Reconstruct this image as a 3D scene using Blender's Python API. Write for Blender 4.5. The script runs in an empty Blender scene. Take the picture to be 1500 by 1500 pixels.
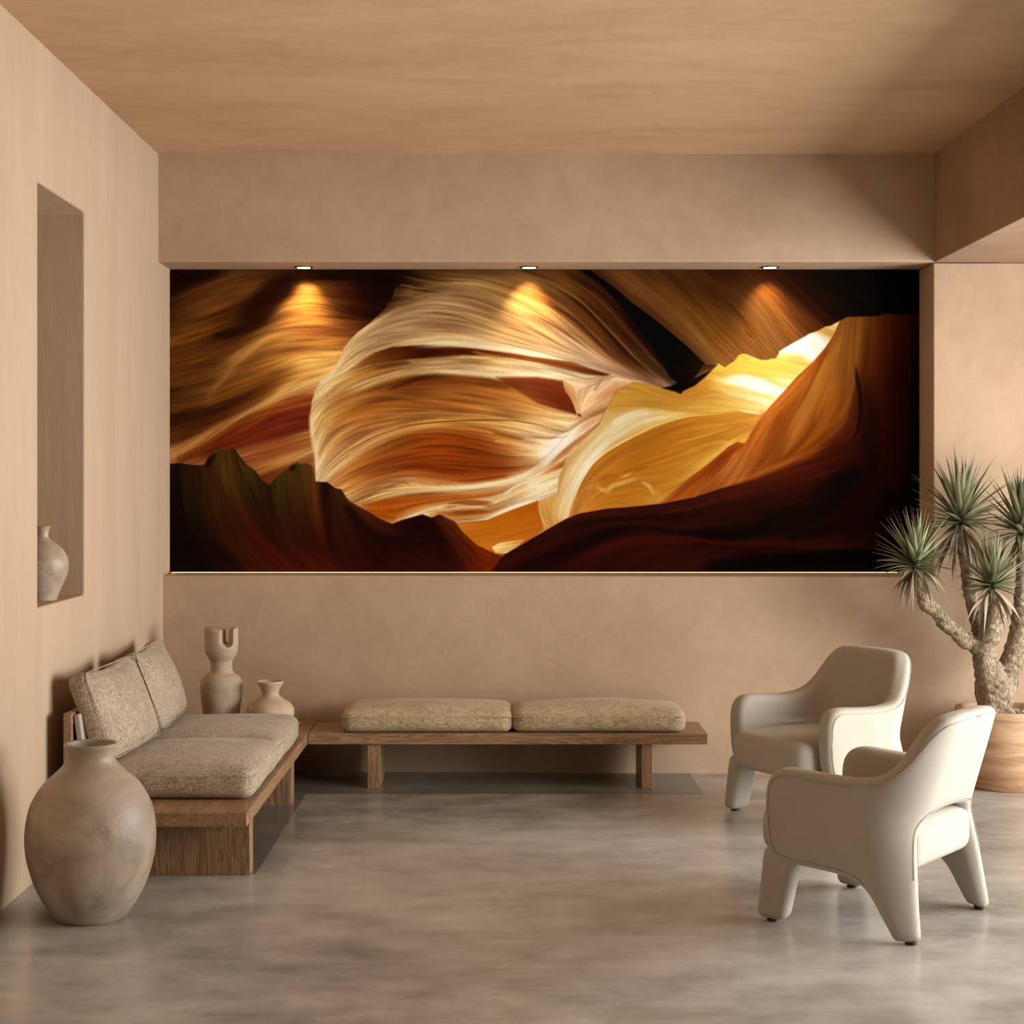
# canyon lounge
import math
SPOT_E, R_SPOT = 15.0, math.radians(80)
WIN_W, WIN_H, WIN_E, WIN_Y, WIN_Z = 2.3, 4.2, 355.0, 5.5, 1.3
EXPO = 0.02
import bpy, bmesh, math, random
import numpy as np
from mathutils import Vector, Matrix
C = bpy.context.scene.collection
random.seed(4)
PI = math.pi
F = 2450.0; CX = 735.0; CY = 703.0; CH = 1.5      # lens in pixels of the 1500 frame, vanishing point, eye height

# ---------------------------------------------------------------- camera
cam = bpy.data.cameras.new('camera'); co = bpy.data.objects.new('camera', cam); C.objects.link(co)
co.location = (0, 0, CH); co.rotation_euler = (PI / 2, 0, 0)
cam.sensor_width = 36; cam.lens = F / 1500 * 36
cam.shift_x = (750 - CX) / 1500; cam.shift_y = -(750 - CY) / 1500
cam.clip_start = .05
bpy.context.scene.camera = co

# ---------------------------------------------------------------- helpers
def link_mesh(name, me, m, parent=None):
    o = bpy.data.objects.new(name, me); C.objects.link(o)
    if m is not None: me.materials.append(m)
    if parent is not None: o.parent = parent
    return o
def obj(name, bm, m, parent=None, smooth=False, bevel=0, seg=3, sub=0, loc=None):
    bmesh.ops.recalc_face_normals(bm, faces=bm.faces[:])
    me = bpy.data.meshes.new(name); bm.to_mesh(me); bm.free()
    if smooth:
        me.polygons.foreach_set('use_smooth', [True] * len(me.polygons))
    o = link_mesh(name, me, m, parent)
    if bevel:
        b = o.modifiers.new('bevel', 'BEVEL'); b.width = bevel; b.segments = seg; b.limit_method = 'ANGLE'; b.angle_limit = .6
        me.polygons.foreach_set('use_smooth', [True] * len(me.polygons))
        try:
            b.harden_normals = True
        except Exception:
            pass
    if sub:
        s = o.modifiers.new('sub', 'SUBSURF'); s.levels = s.render_levels = sub
    if loc: o.location = loc
    return o
def tag(o, label=None, cat=None, group=None, kind=None):
    if label: o['label'] = label
    if cat: o['category'] = cat
    if group: o['group'] = group
    if kind: o['kind'] = kind
    return o
def thing(name, label, cat, loc=(0, 0, 0), rz=0, group=None):
    o = bpy.data.objects.new(name, None); C.objects.link(o); o.empty_display_size = .1
    o.location = loc; o.rotation_euler = (0, 0, rz)
    return tag(o, label, cat, group)
def struct(name, bm, m, **k):
    return tag(obj(name, bm, m, **k), kind='structure')
def copy_tree(o, parent=None):
    c = o.copy(); C.objects.link(c)
    if parent: c.parent = parent
    for ch in list(o.children): copy_tree(ch, c)
    return c
def box(bm, x0, x1, y0, y1, z0, z1, M=None):
    v = [bm.verts.new(Vector(p)) for p in ((x0, y0, z0), (x1, y0, z0), (x1, y1, z0), (x0, y1, z0), (x0, y0, z1), (x1, y0, z1), (x1, y1, z1), (x0, y1, z1))]
    for f in ((0, 3, 2, 1), (4, 5, 6, 7), (0, 1, 5, 4), (1, 2, 6, 5), (2, 3, 7, 6), (3, 0, 4, 7)):
        bm.faces.new([v[i] for i in f])
    if M:
        for a in v: a.co = M @ a.co
    return v
def bx(*a):
    bm = bmesh.new(); box(bm, *a); return bm
def hexa(corners):
    """solid from 8 corners: 4 bottom, 4 top"""
    bm = bmesh.new(); v = [bm.verts.new(p) for p in corners]
    for f in ((0, 3, 2, 1), (4, 5, 6, 7), (0, 1, 5, 4), (1, 2, 6, 5), (2, 3, 7, 6), (3, 0, 4, 7)):
        bm.faces.new([v[i] for i in f])
    return bm
def quad(bm, *p):
    bm.faces.new([bm.verts.new(q) for q in p])
def lathe(prof, n=64, wob=0.0, seed=0):
    bm = bmesh.new(); rings = []
    rnd = random.Random(seed); ph = [rnd.uniform(0, 6.28) for _ in range(6)]
    for r, z in prof:
        if r < 1e-5:
            rings.append([bm.verts.new((0, 0, z))]); continue
        ring = []
        for k in range(n):
            a = 2 * PI * k / n
            w = 1 + wob * (math.sin(2 * a + ph[0] + z * 3) + .6 * math.sin(3 * a + ph[1] + z * 9) + .5 * math.sin(5 * a + ph[2] - z * 17))
            ring.append(bm.verts.new((r * w * math.cos(a), r * w * math.sin(a), z)))
        rings.append(ring)
    for a, b in zip(rings, rings[1:]):
        if len(a) == 1 and len(b) == 1: continue
        for k in range(n):
            l = (k + 1) % n
            if len(a) == 1: bm.faces.new((a[0], b[k], b[l]))
            elif len(b) == 1: bm.faces.new((a[k], a[l], b[0]))
            else: bm.faces.new((a[k], a[l], b[l], b[k]))
    return bm
def spline_prof(pts, n=8):
    out = []
    P_ = [(2 * pts[0][0] - pts[1][0], 2 * pts[0][1] - pts[1][1])] + list(pts) + [(2 * pts[-1][0] - pts[-2][0], 2 * pts[-1][1] - pts[-2][1])]
    for i in range(len(pts) - 1):
        a, b, c, d = [np.array(q, float) for q in P_[i:i + 4]]
        for k in range(n):
            t = k / n
            q = .5 * ((2 * b) + (-a + c) * t + (2 * a - 5 * b + 4 * c - d) * t * t + (-a + 3 * b - 3 * c + d) * t ** 3)
            out.append((max(q[0], 0), q[1]))
    out.append(pts[-1]); return out

def surf_nets(fn, lo, hi, h):
    """mesh the zero level of a distance function"""
    n = [int(math.ceil((hi[i] - lo[i]) / h)) + 1 for i in range(3)]
    ax = [lo[i] + h * np.arange(n[i]) for i in range(3)]
    X, Y, Z = np.meshgrid(*ax, indexing='ij')
    f = fn(X, Y, Z)
    ins = f < 0
    nc = [k - 1 for k in n]
    acc = np.zeros(nc + [3]); cnt = np.zeros(nc)
    corners = [(0, 0, 0), (1, 0, 0), (0, 1, 0), (1, 1, 0), (0, 0, 1), (1, 0, 1), (0, 1, 1), (1, 1, 1)]
    sl = lambda c: tuple(slice(c[i], c[i] + nc[i]) for i in range(3))
    for a in range(8):
        for b in range(a + 1, 8):
            d = [corners[b][i] - corners[a][i] for i in range(3)]
            if sum(abs(q) for q in d) != 1: continue
            fa, fb = f[sl(corners[a])], f[sl(corners[b])]
            m = (fa < 0) != (fb < 0)
            t = np.where(m, fa / np.where(m, fa - fb, 1), 0)
            for i in range(3):
                acc[..., i] += np.where(m, corners[a][i] + t * d[i], 0)
            cnt += m
    act = cnt > 0
    idx = -np.ones(nc, int); idx[act] = np.arange(act.sum())
    cc = np.argwhere(act)
    verts = (cc + acc[act] / cnt[act][:, None]) * h + np.array(lo)
    quads = []
    for d in range(3):
        o = [0, 0, 0]; o[d] = 1
        s0 = tuple(slice(0, n[i] - o[i]) for i in range(3)); s1 = tuple(slice(o[i], n[i]) for i in range(3))
        m = ins[s0] != ins[s1]
        e = np.argwhere(m); flip = ins[s0][m]
        u, v = [(1, 2), (2, 0), (0, 1)][d]
        ok = (e[:, u] > 0) & (e[:, v] > 0) & (e[:, u] < nc[u]) & (e[:, v] < nc[v])
        e = e[ok]; flip = flip[ok]
        q = []
        for du, dv in ((-1, -1), (0, -1), (0, 0), (-1, 0)):
            p = e.copy(); p[:, u] += du; p[:, v] += dv
            q.append(idx[p[:, 0], p[:, 1], p[:, 2]])
        q = np.stack(q, 1); q[~flip] = q[~flip][:, ::-1]
        quads.append(q)
    return verts, np.vstack(quads)
def net_obj(name, fn, lo, hi, h, m, parent=None, relax=2):
    v, q = surf_nets(fn, lo, hi, h)
    for _ in range(relax):
        s = np.zeros_like(v); c = np.zeros(len(v))
        for a, b in ((0, 1), (1, 2), (2, 3), (3, 0)):
            np.add.at(s, q[:, a], v[q[:, b]]); np.add.at(c, q[:, a], 1)
            np.add.at(s, q[:, b], v[q[:, a]]); np.add.at(c, q[:, b], 1)
        v = v * .5 + .5 * s / c[:, None]
    me = bpy.data.meshes.new(name)
    me.from_pydata(v.tolist(), [], q.tolist())
    me.polygons.foreach_set('use_smooth', [True] * len(me.polygons))
    me.update()
    return link_mesh(name, me, m, parent)
def smin(a, b, k):
    h = np.clip(.5 + .5 * (b - a) / k, 0, 1)
    return b * (1 - h) + a * h - k * h * (1 - h)
def rnd_box(x, y, z, hx, hy, hz, r):
    qx, qy, qz = np.abs(x) - hx + r, np.abs(y) - hy + r, np.abs(z) - hz + r
    return np.sqrt(np.maximum(qx, 0) ** 2 + np.maximum(qy, 0) ** 2 + np.maximum(qz, 0) ** 2) + np.minimum(np.maximum(qx, np.maximum(qy, qz)), 0) - r

# ---------------------------------------------------------------- materials
class NT:
    def __init__(s, name):
        s.m = bpy.data.materials.new(name); s.m.use_nodes = True
        s.t = s.m.node_tree; s.b = s.t.nodes['Principled BSDF']
    def n(s, typ, **k):
        nd = s.t.nodes.new(typ)
        for a, v in k.items():
            if a.startswith('i_'):
                nd.inputs[a[2:].replace('_', ' ')].default_value = v
            else: setattr(nd, a, v)
        return nd
    def l(s, a, b): s.t.links.new(a, b)
    def coord(s, scale=(1, 1, 1), kind='Object', rot=(0, 0, 0)):
        tc = s.n('ShaderNodeTexCoord'); mp = s.n('ShaderNodeMapping')
        mp.inputs['Scale'].default_value = scale; mp.inputs['Rotation'].default_value = rot
        s.l(tc.outputs[kind], mp.inputs['Vector']); return mp.outputs['Vector']
    def noise(s, vec, scale, detail=4, rough=.55, dist=0):
        nd = s.n('ShaderNodeTexNoise'); nd.inputs['Scale'].default_value = scale; nd.inputs['Detail'].default_value = detail
        nd.inputs['Roughness'].default_value = rough; nd.inputs['Distortion'].default_value = dist
        s.l(vec, nd.inputs['Vector']); return nd.outputs['Fac']
    def ramp(s, fac, stops):
        r = s.n('ShaderNodeValToRGB'); e = r.color_ramp.elements
        e[0].position, e[0].color = stops[0][0], (*stops[0][1], 1)
        e[1].position, e[1].color = stops[-1][0], (*stops[-1][1], 1)
        for p, c in stops[1:-1]:
            q = e.new(p); q.color = (*c, 1)
        s.l(fac, r.inputs['Fac']); return r.outputs['Color']
    def math(s, op, a, b=None):
        m = s.n('ShaderNodeMath', operation=op)
        for i, v in enumerate((a, b)):
            if v is None: continue
            if isinstance(v, (int, float)): m.inputs[i].default_value = v
            else: s.l(v, m.inputs[i])
        return m.outputs[0]
    def mix(s, fac, a, b, typ='MIX'):
        m = s.n('ShaderNodeMix', data_type='RGBA', blend_type=typ)
        for i, v in ((0, fac), (6, a), (7, b)):
            if isinstance(v, (int, float)): m.inputs[i].default_value = v
            elif isinstance(v, tuple): m.inputs[i].default_value = (*v, 1)
            else: s.l(v, m.inputs[i])
        return m.outputs[2]
    def rng(s, v, a, b, lo=0, hi=1):
        m = s.n('ShaderNodeMapRange'); s.l(v, m.inputs[0])
        for i, q in enumerate((lo, hi, a, b)): m.inputs[i + 1].default_value = q
        return m.outputs[0]
    def bump(s, h, st, dist=.01, prev=None):
        b = s.n('ShaderNodeBump'); b.inputs['Strength'].default_value = st; b.inputs['Distance'].default_value = dist
        s.l(h, b.inputs['Height'])
        if prev is not None: s.l(prev, b.inputs['Normal'])
        return b.outputs['Normal']
    def out(s, col=None, rough=None, normal=None, spec=None, sheen=None):
        for key, v in (('Base Color', col), ('Roughness', rough), ('Specular IOR Level', spec)):
            if v is None: continue
            if isinstance(v, tuple): s.b.inputs[key].default_value = (*v, 1)
            elif isinstance(v, (int, float)): s.b.inputs[key].default_value = v
            else: s.l(v, s.b.inputs[key])
        if normal is not None: s.l(normal, s.b.inputs['Normal'])
        if sheen: s.b.inputs['Sheen Weight'].default_value = sheen; s.b.inputs['Sheen Roughness'].default_value = .5
        return s.m

def plaster(name, col, stretch=(1, 1, 1), amt=.14, streak=None):
    k = NT(name); v = k.coord(stretch)
    a = k.noise(v, 1.3, 6, .6, .4); b = k.noise(v, 6.0, 6, .6, .8); w = k.coord()
    f = k.math('ADD', k.math('MULTIPLY', a, .65), k.math('MULTIPLY', b, .35))
    d = tuple(c * (1 - amt * q) for c, q in zip(col, (.9, 1.1, 1.25))); l = tuple(min(1, c * (1 + amt * q)) for c, q in zip(col, (.8, 1.0, 1.1)))
    c = k.ramp(f, [(.36, d), (.5, col), (.64, l)])
    h = k.noise(w, 45, 5, .6); g = k.noise(v, 9, 6, .65, .5)
    nrm = k.bump(h, .10, .01); nrm = k.bump(g, .22, .012, nrm)
    return k.out(c, .82, nrm, .25)
TAN = (.46, .33, .23)
M_left = plaster('left_wall_plaster', (.48, .362, .258), (2.6, 2.6, .35), .07)
M_back = plaster('back_wall_plaster', TAN, (1, 1, 1), .11)
M_dark = plaster('dark_clay_plaster', (.16, .11, .075))
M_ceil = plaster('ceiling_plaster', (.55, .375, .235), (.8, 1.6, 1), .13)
M_beam_shaded = plaster('shaded_beam_plaster', (.34, .225, .145), (1.6, 1.6, .6), .12)  # wall plaster coloured darker, with the beam's shade put into the tone

def concrete(name, lo, hi, r0=.20, r1=.42):
    k = NT(name); v = k.coord((1, 1, 1)); vs = k.coord((.75, 1.1, 1))
    a = k.noise(vs, 1.0, 3, .5, 0); b = k.noise(vs, 5.0, 6, .58, 0); c = k.noise(v, 22, 4, .6)
    f = k.math('ADD', k.math('MULTIPLY', a, .45), k.math('ADD', k.math('MULTIPLY', b, .45), k.math('MULTIPLY', c, .10)))
    mid = tuple((p + q) / 2 for p, q in zip(lo, hi))
    col = k.ramp(f, [(.33, lo), (.5, mid), (.68, hi)])
    r = k.math('ADD', k.math('MULTIPLY', b, r1 - r0), r0)
    nrm = k.bump(c, .03, .003)
    return k.out(col, r, nrm, .5)
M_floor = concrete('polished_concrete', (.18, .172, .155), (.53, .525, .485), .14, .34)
M_band = concrete('concrete_shade_band', (.11, .105, .096), (.24, .235, .215), .14, .34)

def wood(name, axis, dark, light, scale=1.0):
    k = NT(name)
    sc = [9, 9, 9]; sc[axis] = .8
    v = k.coord(tuple(q * scale for q in sc))
    a = k.noise(v, 1.6, 6, .6, 1.4)
    sc2 = [70, 70, 70]; sc2[axis] = 2.2
    b = k.noise(k.coord(tuple(sc2)), 1.5, 4, .6)
    wv = k.math('FRACT', k.math('MULTIPLY', a, 9.0)); wv = k.math('ABSOLUTE', k.math('SUBTRACT', wv, .5))
    f = k.math('ADD', k.math('MULTIPLY', wv, .9), k.math('MULTIPLY', b, .55))
    mid = tuple((p + q) / 2 for p, q in zip(dark, light))
    col = k.ramp(f, [(.18, dark), (.45, mid), (.8, light)])
    nrm = k.bump(f, .12, .003)
    return k.out(col, .42, nrm, .4)
WD, WL = (.15, .085, .044), (.41, .255, .135)
M_wood_x = wood('oak_along_x', 0, WD, WL)
M_wood_y = wood('oak_along_y', 1, WD, WL)
M_wood_z = wood('oak_upright', 2, WD, WL)

def tweed(name, lo, hi):
    k = NT(name); v = k.coord()
    sx = k.noise(k.coord((330, 30, 200)), 1.0, 2, .5); sy = k.noise(k.coord((30, 330, 200)), 1.0, 2, .5)
    sz = k.noise(k.coord((240, 240, 60)), 1.0, 3, .6)
    vo = k.n('ShaderNodeTexVoronoi'); vo.inputs['Scale'].default_value = 230; k.l(v, vo.inputs['Vector'])
    lf = k.noise(v, 7, 3, .5)
    f = k.math('ADD', k.math('MULTIPLY', k.math('ADD', sx, k.math('ADD', sy, sz)), .30), k.math('MULTIPLY', lf, .12))
    f = k.math('SUBTRACT', f, k.math('MULTIPLY', vo.outputs['Distance'], .16))
    mid = tuple((p + q) / 2 for p, q in zip(lo, hi))
    col = k.ramp(f, [(.34, lo), (.43, mid), (.54, hi)])
    nrm = k.bump(f, .5, .003)
    return k.out(col, .95, nrm, .12, sheen=.15)
M_tweed = tweed('woven_tweed', (.20, .155, .105), (.56, .475, .37))
M_tweed_b = tweed('bench_tweed', (.26, .19, .11), (.66, .53, .36))

def velvet(name, col):
    k = NT(name); v = k.coord()
    a = k.noise(v, 6, 5, .6); b = k.noise(v, 260, 3, .6)
    c = k.ramp(a, [(.35, tuple(q * .93 for q in col)), (.65, col)])
    nrm = k.bump(b, .12, .002)
    return k.out(c, .9, nrm, .12, sheen=.08)
M_velvet = velvet('cream_upholstery', (.425, .392, .338))
M_pipe = velvet('cream_piping', (.415, .38, .32))

def clay(name, lo, hi, rough=.55, bump=.25, sc=4.0, spec=.35):
    k = NT(name); v = k.coord()
    a = k.noise(v, sc, 7, .62, .7); b = k.noise(k.coord((30, 30, 90), rot=(.5, .4, 0)), 1.2, 4, .6); c = k.noise(v, 70, 4, .6)
    col = k.ramp(a, [(.36, lo), (.5, tuple((p + q) / 2 for p, q in zip(lo, hi))), (.66, hi)])
    nrm = k.bump(a, bump, .02); nrm = k.bump(b, bump * .5, .004, nrm); nrm = k.bump(c, bump * .35, .003, nrm)
    return k.out(col, rough, nrm, spec)
M_clay = clay('aged_clay', (.22, .172, .125), (.40, .33, .255), .46, .32, 5.0, .4)
M_clay2 = clay('grey_clay', (.36, .28, .20), (.50, .40, .30), .7, .12, 8, .25)
M_clay3 = clay('pale_clay', (.44, .34, .235), (.58, .46, .33), .62, .12, 8, .3)
M_clay4 = clay('niche_clay', (.30, .24, .17), (.45, .37, .28), .4, .25, 14, .45)

def terracotta():
    k = NT('banded_terracotta'); v = k.coord((1.5, 1.5, 11))
    a = k.noise(v, 1.6, 6, .6, .8); b = k.noise(k.coord(), 30, 5, .6)
    col = k.ramp(a, [(.3, (.30, .155, .08)), (.46, (.47, .285, .165)), (.62, (.58, .40, .26))])
    nrm = k.bump(a, .15, .006); nrm = k.bump(b, .15, .003, nrm)
    return k.out(col, .75, nrm, .2)
M_terra = terracotta()
def simple(name, col, rough=.6, spec=.4, metal=0, bumps=None):
    k = NT(name); a = k.noise(k.coord(), 25, 4, .6)
    c = k.ramp(a, [(.3, tuple(q * .85 for q in col)), (.7, col)])
    m = k.out(c, rough, k.bump(a, bumps or .05, .002), spec); k.b.inputs['Metallic'].default_value = metal
    return m
M_glide = simple('dark_glide', (.03, .025, .02), .5)
M_ring = simple('bronze_ring', (.10, .055, .03), .35, .5, .6)
M_gravel = simple('pale_gravel', (.42, .37, .31), .85, .3, 0, .3)
M_soil = simple('dry_soil', (.10, .07, .045), .95)
def bark():
    k = NT('dragon_tree_bark'); v = k.coord((1, 1, 1))
    a = k.noise(k.coord((60, 60, 30)), 1, 5, .65, 1.2); b = k.noise(v, 12, 5, .6); w = k.noise(k.coord((40, 40, 60)), 1, 4, .6, 2.5)
    f = k.math('ADD', k.math('MULTIPLY', a, .6), k.math('MULTIPLY', w, .4))
    col = k.ramp(f, [(.40, (.075, .05, .03)), (.49, (.25, .195, .13)), (.60, (.43, .36, .265))])
    col = k.mix(k.rng(b, 0, .35, .4, .7), col, (.36, .28, .18))
    nrm = k.bump(f, .9, .012)
    return k.out(col, .9, nrm, .2)
M_bark = bark()
def leafm(name, lo, hi):
    k = NT(name)
    at = k.n('ShaderNodeAttribute', attribute_name='leaf_tone')
    a = k.noise(k.coord(), 18, 4, .6)
    f = k.math('ADD', k.math('MULTIPLY', at.outputs['Fac'], .75), k.math('MULTIPLY', a, .25))
    col = k.ramp(f, [(.15, lo), (.85, hi)])
    m = k.out(col, .45, k.bump(a, .1, .003), .4)
    return m
M_leaf = leafm('dracaena_leaf', (.05, .058, .022), (.34, .36, .215))
M_dead = leafm('dry_leaf', (.13, .085, .045), (.36, .29, .19))
def emis(name, col, st):
    k = NT(name); k.b.inputs['Base Color'].default_value = (*col, 1)
    k.b.inputs['Emission Color'].default_value = (*col, 1); k.b.inputs['Emission Strength'].default_value = st
    return k.m
M_lamp = emis('lamp_lens', (1, .80, .58), 9.0)
M_strip = emis('strip_diffuser', (1, .66, .40), 1.15)
def print_mat():
    k = NT('canyon_print')
    at = k.n('ShaderNodeAttribute', attribute_name='print_colour')
    return k.out(at.outputs['Color'], .8, None, .02)
M_print = print_mat()

# ---------------------------------------------------------------- room
XL, XR, XE = -1.745, 2.196, 4.6          # left wall, beam face, far right wall
YF, YB, YM = -1.8, 8.50, 8.79            # wall behind the eye, lintel plane, print plane
ZS, ZC = 2.607, 3.155                    # soffit, ceiling
LW0, LW1 = 8.62, 8.515                   # lower back wall runs very slightly out of square
ZL = 1.008                               # ledge

bm = bmesh.new(); box(bm, XL - .4, XE + .3, YF - .2, 9.0, -.1, 0)
struct('floor', bm, M_floor)
# contact shade under sofa and bench, painted as a darker floor strip
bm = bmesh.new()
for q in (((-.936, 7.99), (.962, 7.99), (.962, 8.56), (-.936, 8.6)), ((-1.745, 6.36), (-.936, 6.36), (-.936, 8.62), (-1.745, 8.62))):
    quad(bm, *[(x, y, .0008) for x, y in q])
band = struct('floor_shade_1', bm, M_band)
band['label'] = 'painted contact shade on the concrete floor under the corner bench'

def left_wall():
    bm = bmesh.new()
    ys = [YF, 6.29, 7.0, 9.0]; zs = [-.02, 1.02, 2.62, ZC + .02]
    V = {(i, j): bm.verts.new((XL, y, z)) for i, y in enumerate(ys) for j, z in enumerate(zs)}
    for i in range(3):
        for j in range(3):
            if (i, j) != (1, 1): bm.faces.new((V[i, j], V[i + 1, j], V[i + 1, j + 1], V[i, j + 1]))
    D = {(i, j): bm.verts.new((XL - .42, ys[i], zs[j])) for i in (1, 2) for j in (1, 2)}
    bm.faces.new((D[1, 1], D[2, 1], D[2, 2], D[1, 2]))
    for a, b in (((1, 1), (2, 1)), ((2, 1), (2, 2)), ((2, 2), (1, 2)), ((1, 2), (1, 1))):
        bm.faces.new((V[a], V[b], D[b], D[a]))
    E = {(i, j): bm.verts.new((XL - .5, ys[i], zs[j])) for i in (0, 3) for j in (0, 3)}
    bm.faces.new((E[0, 0], E[3, 0], E[3, 3], E[0, 3]))
    return bm
bm = left_wall()
me = bpy.data.meshes.new('wall_left'); bm.normal_update(); bm.to_mesh(me); bm.free()
o = tag(link_mesh('wall_left', me, M_left), kind='structure')
b = o.modifiers.new('bevel', 'BEVEL'); b.width = .008; b.segments = 3; b.limit_method = 'ANGLE'; b.angle_limit = .6

bm = bmesh.new()
box(bm, XL - .05, XR + .35, YB, 9.0, ZS, ZC + .05)                                        # lintel
struct('wall_back', bm, M_back, bevel=.012)
bm = bmesh.new()
q = {}
def vv(k, *p): q[k] = bm.verts.new(p); return q[k]
for z, s in ((-.02, 'a'), (ZL, 'b')):
    vv('l' + s, XL - .05, LW0, z); vv('m' + s, XR, LW1, z); vv('r' + s, XE + .1, LW1, z)
    vv('L' + s, XL - .05, 9.0, z); vv('M' + s, XR, 9.0, z); vv('R' + s, XE + .1, 9.0, z)
vv('mt', XR, LW1, ZS); vv('rt', XE + .1, LW1, ZS); vv('Mt', XR, 9.0, ZS); vv('Rt', XE + .1, 9.0, ZS)
for s in ('la ma mb lb', 'ma ra rb mb', 'lb mb Mb Lb', 'mb rb rt mt', 'mb mt Mt Mb', 'La Lb Mb Ma', 'Ma Mb Rb Ra', 'Mb Mt Rt Rb', 'la lb Lb La', 'ra Ra Rb rb', 'rb Rb Rt rt', 'mt rt Rt Mt', 'la La Ma ma', 'ma Ma Ra ra'):
    bm.faces.new([q[c] for c in s.split()])
struct('wall_back_lower', bm, M_back, bevel=.010)
struct('wall_recess', bx(XL - .05, XR + .05, YM + .03, 9.0, ZL - .05, ZS + .05), M_back)
# ceiling of the main room, and the dropped block over the side bay
struct('ceiling', bx(XL - .1, XE + .1, YF - .1, 9.0, ZC, ZC + .15), M_ceil)
struct('ceiling_side', bx(XR, XE + .1, YF - .1, YB + .3, ZS, ZC + .01), M_beam_shaded, bevel=.010)
struct('wall_front', bx(XL - .1, XE + .1, YF - .15, YF, -.02, ZC), M_dark)
# right wall with a wide opening to daylight
WY0, WY1, WZ0, WZ1 = 3.3, 7.7, .05, 2.45
bm = bmesh.new()
box(bm, XE, XE + .25, YF - .1, WY0, -.02, ZS); box(bm, XE, XE + .25, WY1, 9.0, -.02, ZS)
box(bm, XE, XE + .25, WY0, WY1, -.02, WZ0); box(bm, XE, XE + .25, WY0, WY1, WZ1, ZS)
struct('wall_right', bm, M_back)
bm = bmesh.new()
for y in (WY0 + .03, (WY0 + WY1) / 2, WY1 - .03): box(bm, XE + .16, XE + .2, y - .025, y + .025, WZ0, WZ1)
box(bm, XE + .16, XE + .2, WY0, WY1, WZ0, WZ0 + .05); box(bm, XE + .16, XE + .2, WY0, WY1, WZ1 - .05, WZ1)
struct('window_1', bm, M_ring)

# ---------------------------------------------------------------- canyon print
# The wall print is painted here as layers of coloured, flowing rock strata.
MX0, MY0, MX1, MY1 = 248.0, 395.5, 1350.0, 839.0       # print extents used as its own drawing units

def P(s):
    out = []
    for t in s.split():
        a = t.split(',')
        out.append((float(a[0]), float(a[1]), a[2] if len(a) > 2 else None))
    return out

def hexc(h):
    return np.array([int(h[i:i + 2], 16) / 255.0 for i in (0, 2, 4)])

def crom(pts, step=5.0):
    """Catmull-Rom resample of a coloured polyline -> xy, rgb"""
    n = len(pts)
    xy = np.array([(p[0], p[1]) for p in pts])
    cols = [hexc(p[2]) if p[2] else None for p in pts]
    known = [i for i in range(n) if cols[i] is not None]
    for i in range(n):
        if cols[i] is None:
            if not known:
                cols[i] = np.array([.5, .5, .5]); continue
            lo = [k for k in known if k < i]; hi = [k for k in known if k > i]
            if lo and hi:
                a, b = lo[-1], hi[0]; t = (i - a) / (b - a)
                cols[i] = cols[a] * (1 - t) + cols[b] * t
            else:
                cols[i] = cols[lo[-1]] if lo else cols[hi[0]]
    cols = np.array(cols)
    P0 = np.vstack([2 * xy[0] - xy[1], xy, 2 * xy[-1] - xy[-2]])
    ox, oc = [], []
    for i in range(n - 1):
        a, b, c, d = P0[i], P0[i + 1], P0[i + 2], P0[i + 3]
        m = max(2, int(np.hypot(*(c - b)) / step))
        for k in range(m):
            t = k / m
            ox.append(.5 * ((2 * b) + (-a + c) * t + (2 * a - 5 * b + 4 * c - d) * t * t + (-a + 3 * b - 3 * c + d) * t ** 3))
            oc.append(cols[i] * (1 - t) + cols[i + 1] * t)
    ox.append(xy[-1]); oc.append(cols[-1])
    return np.array(ox), np.array(oc)

def upsample(a, H, W, s):
    ys = np.arange(H) / s; xs = np.arange(W) / s
    y0 = np.minimum(ys.astype(int), a.shape[0] - 2); x0 = np.minimum(xs.astype(int), a.shape[1] - 2)
    fy = (ys - y0)[:, None, None]; fx = (xs - x0)[None, :, None]
    A = a[y0][:, x0]; B = a[y0][:, x0 + 1]; C_ = a[y0 + 1][:, x0]; D = a[y0 + 1][:, x0 + 1]
    return A * (1 - fy) * (1 - fx) + B * (1 - fy) * fx + C_ * fy * (1 - fx) + D * fy * fx

def poly_sd(poly, X, Y):
    xy = np.array([(p[0], p[1]) for p in poly]); n = len(xy)
    d = np.full(X.shape, 1e9); ins = np.zeros(X.shape, bool)
    for i in range(n):
        ax, ay = xy[i]; bx, by = xy[(i + 1) % n]
        ex, ey = bx - ax, by - ay
        t = np.clip(((X - ax) * ex + (Y - ay) * ey) / (ex * ex + ey * ey + 1e-9), 0, 1)
        d = np.minimum(d, (X - ax - t * ex) ** 2 + (Y - ay - t * ey) ** 2)
        if ay != by:
            c = ((ay > Y) != (by > Y)) & (X < (bx - ax) * (Y - ay) / (by - ay) + ax)
            ins ^= c
    d = np.sqrt(d)
    return np.where(ins, d, -d)

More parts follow.
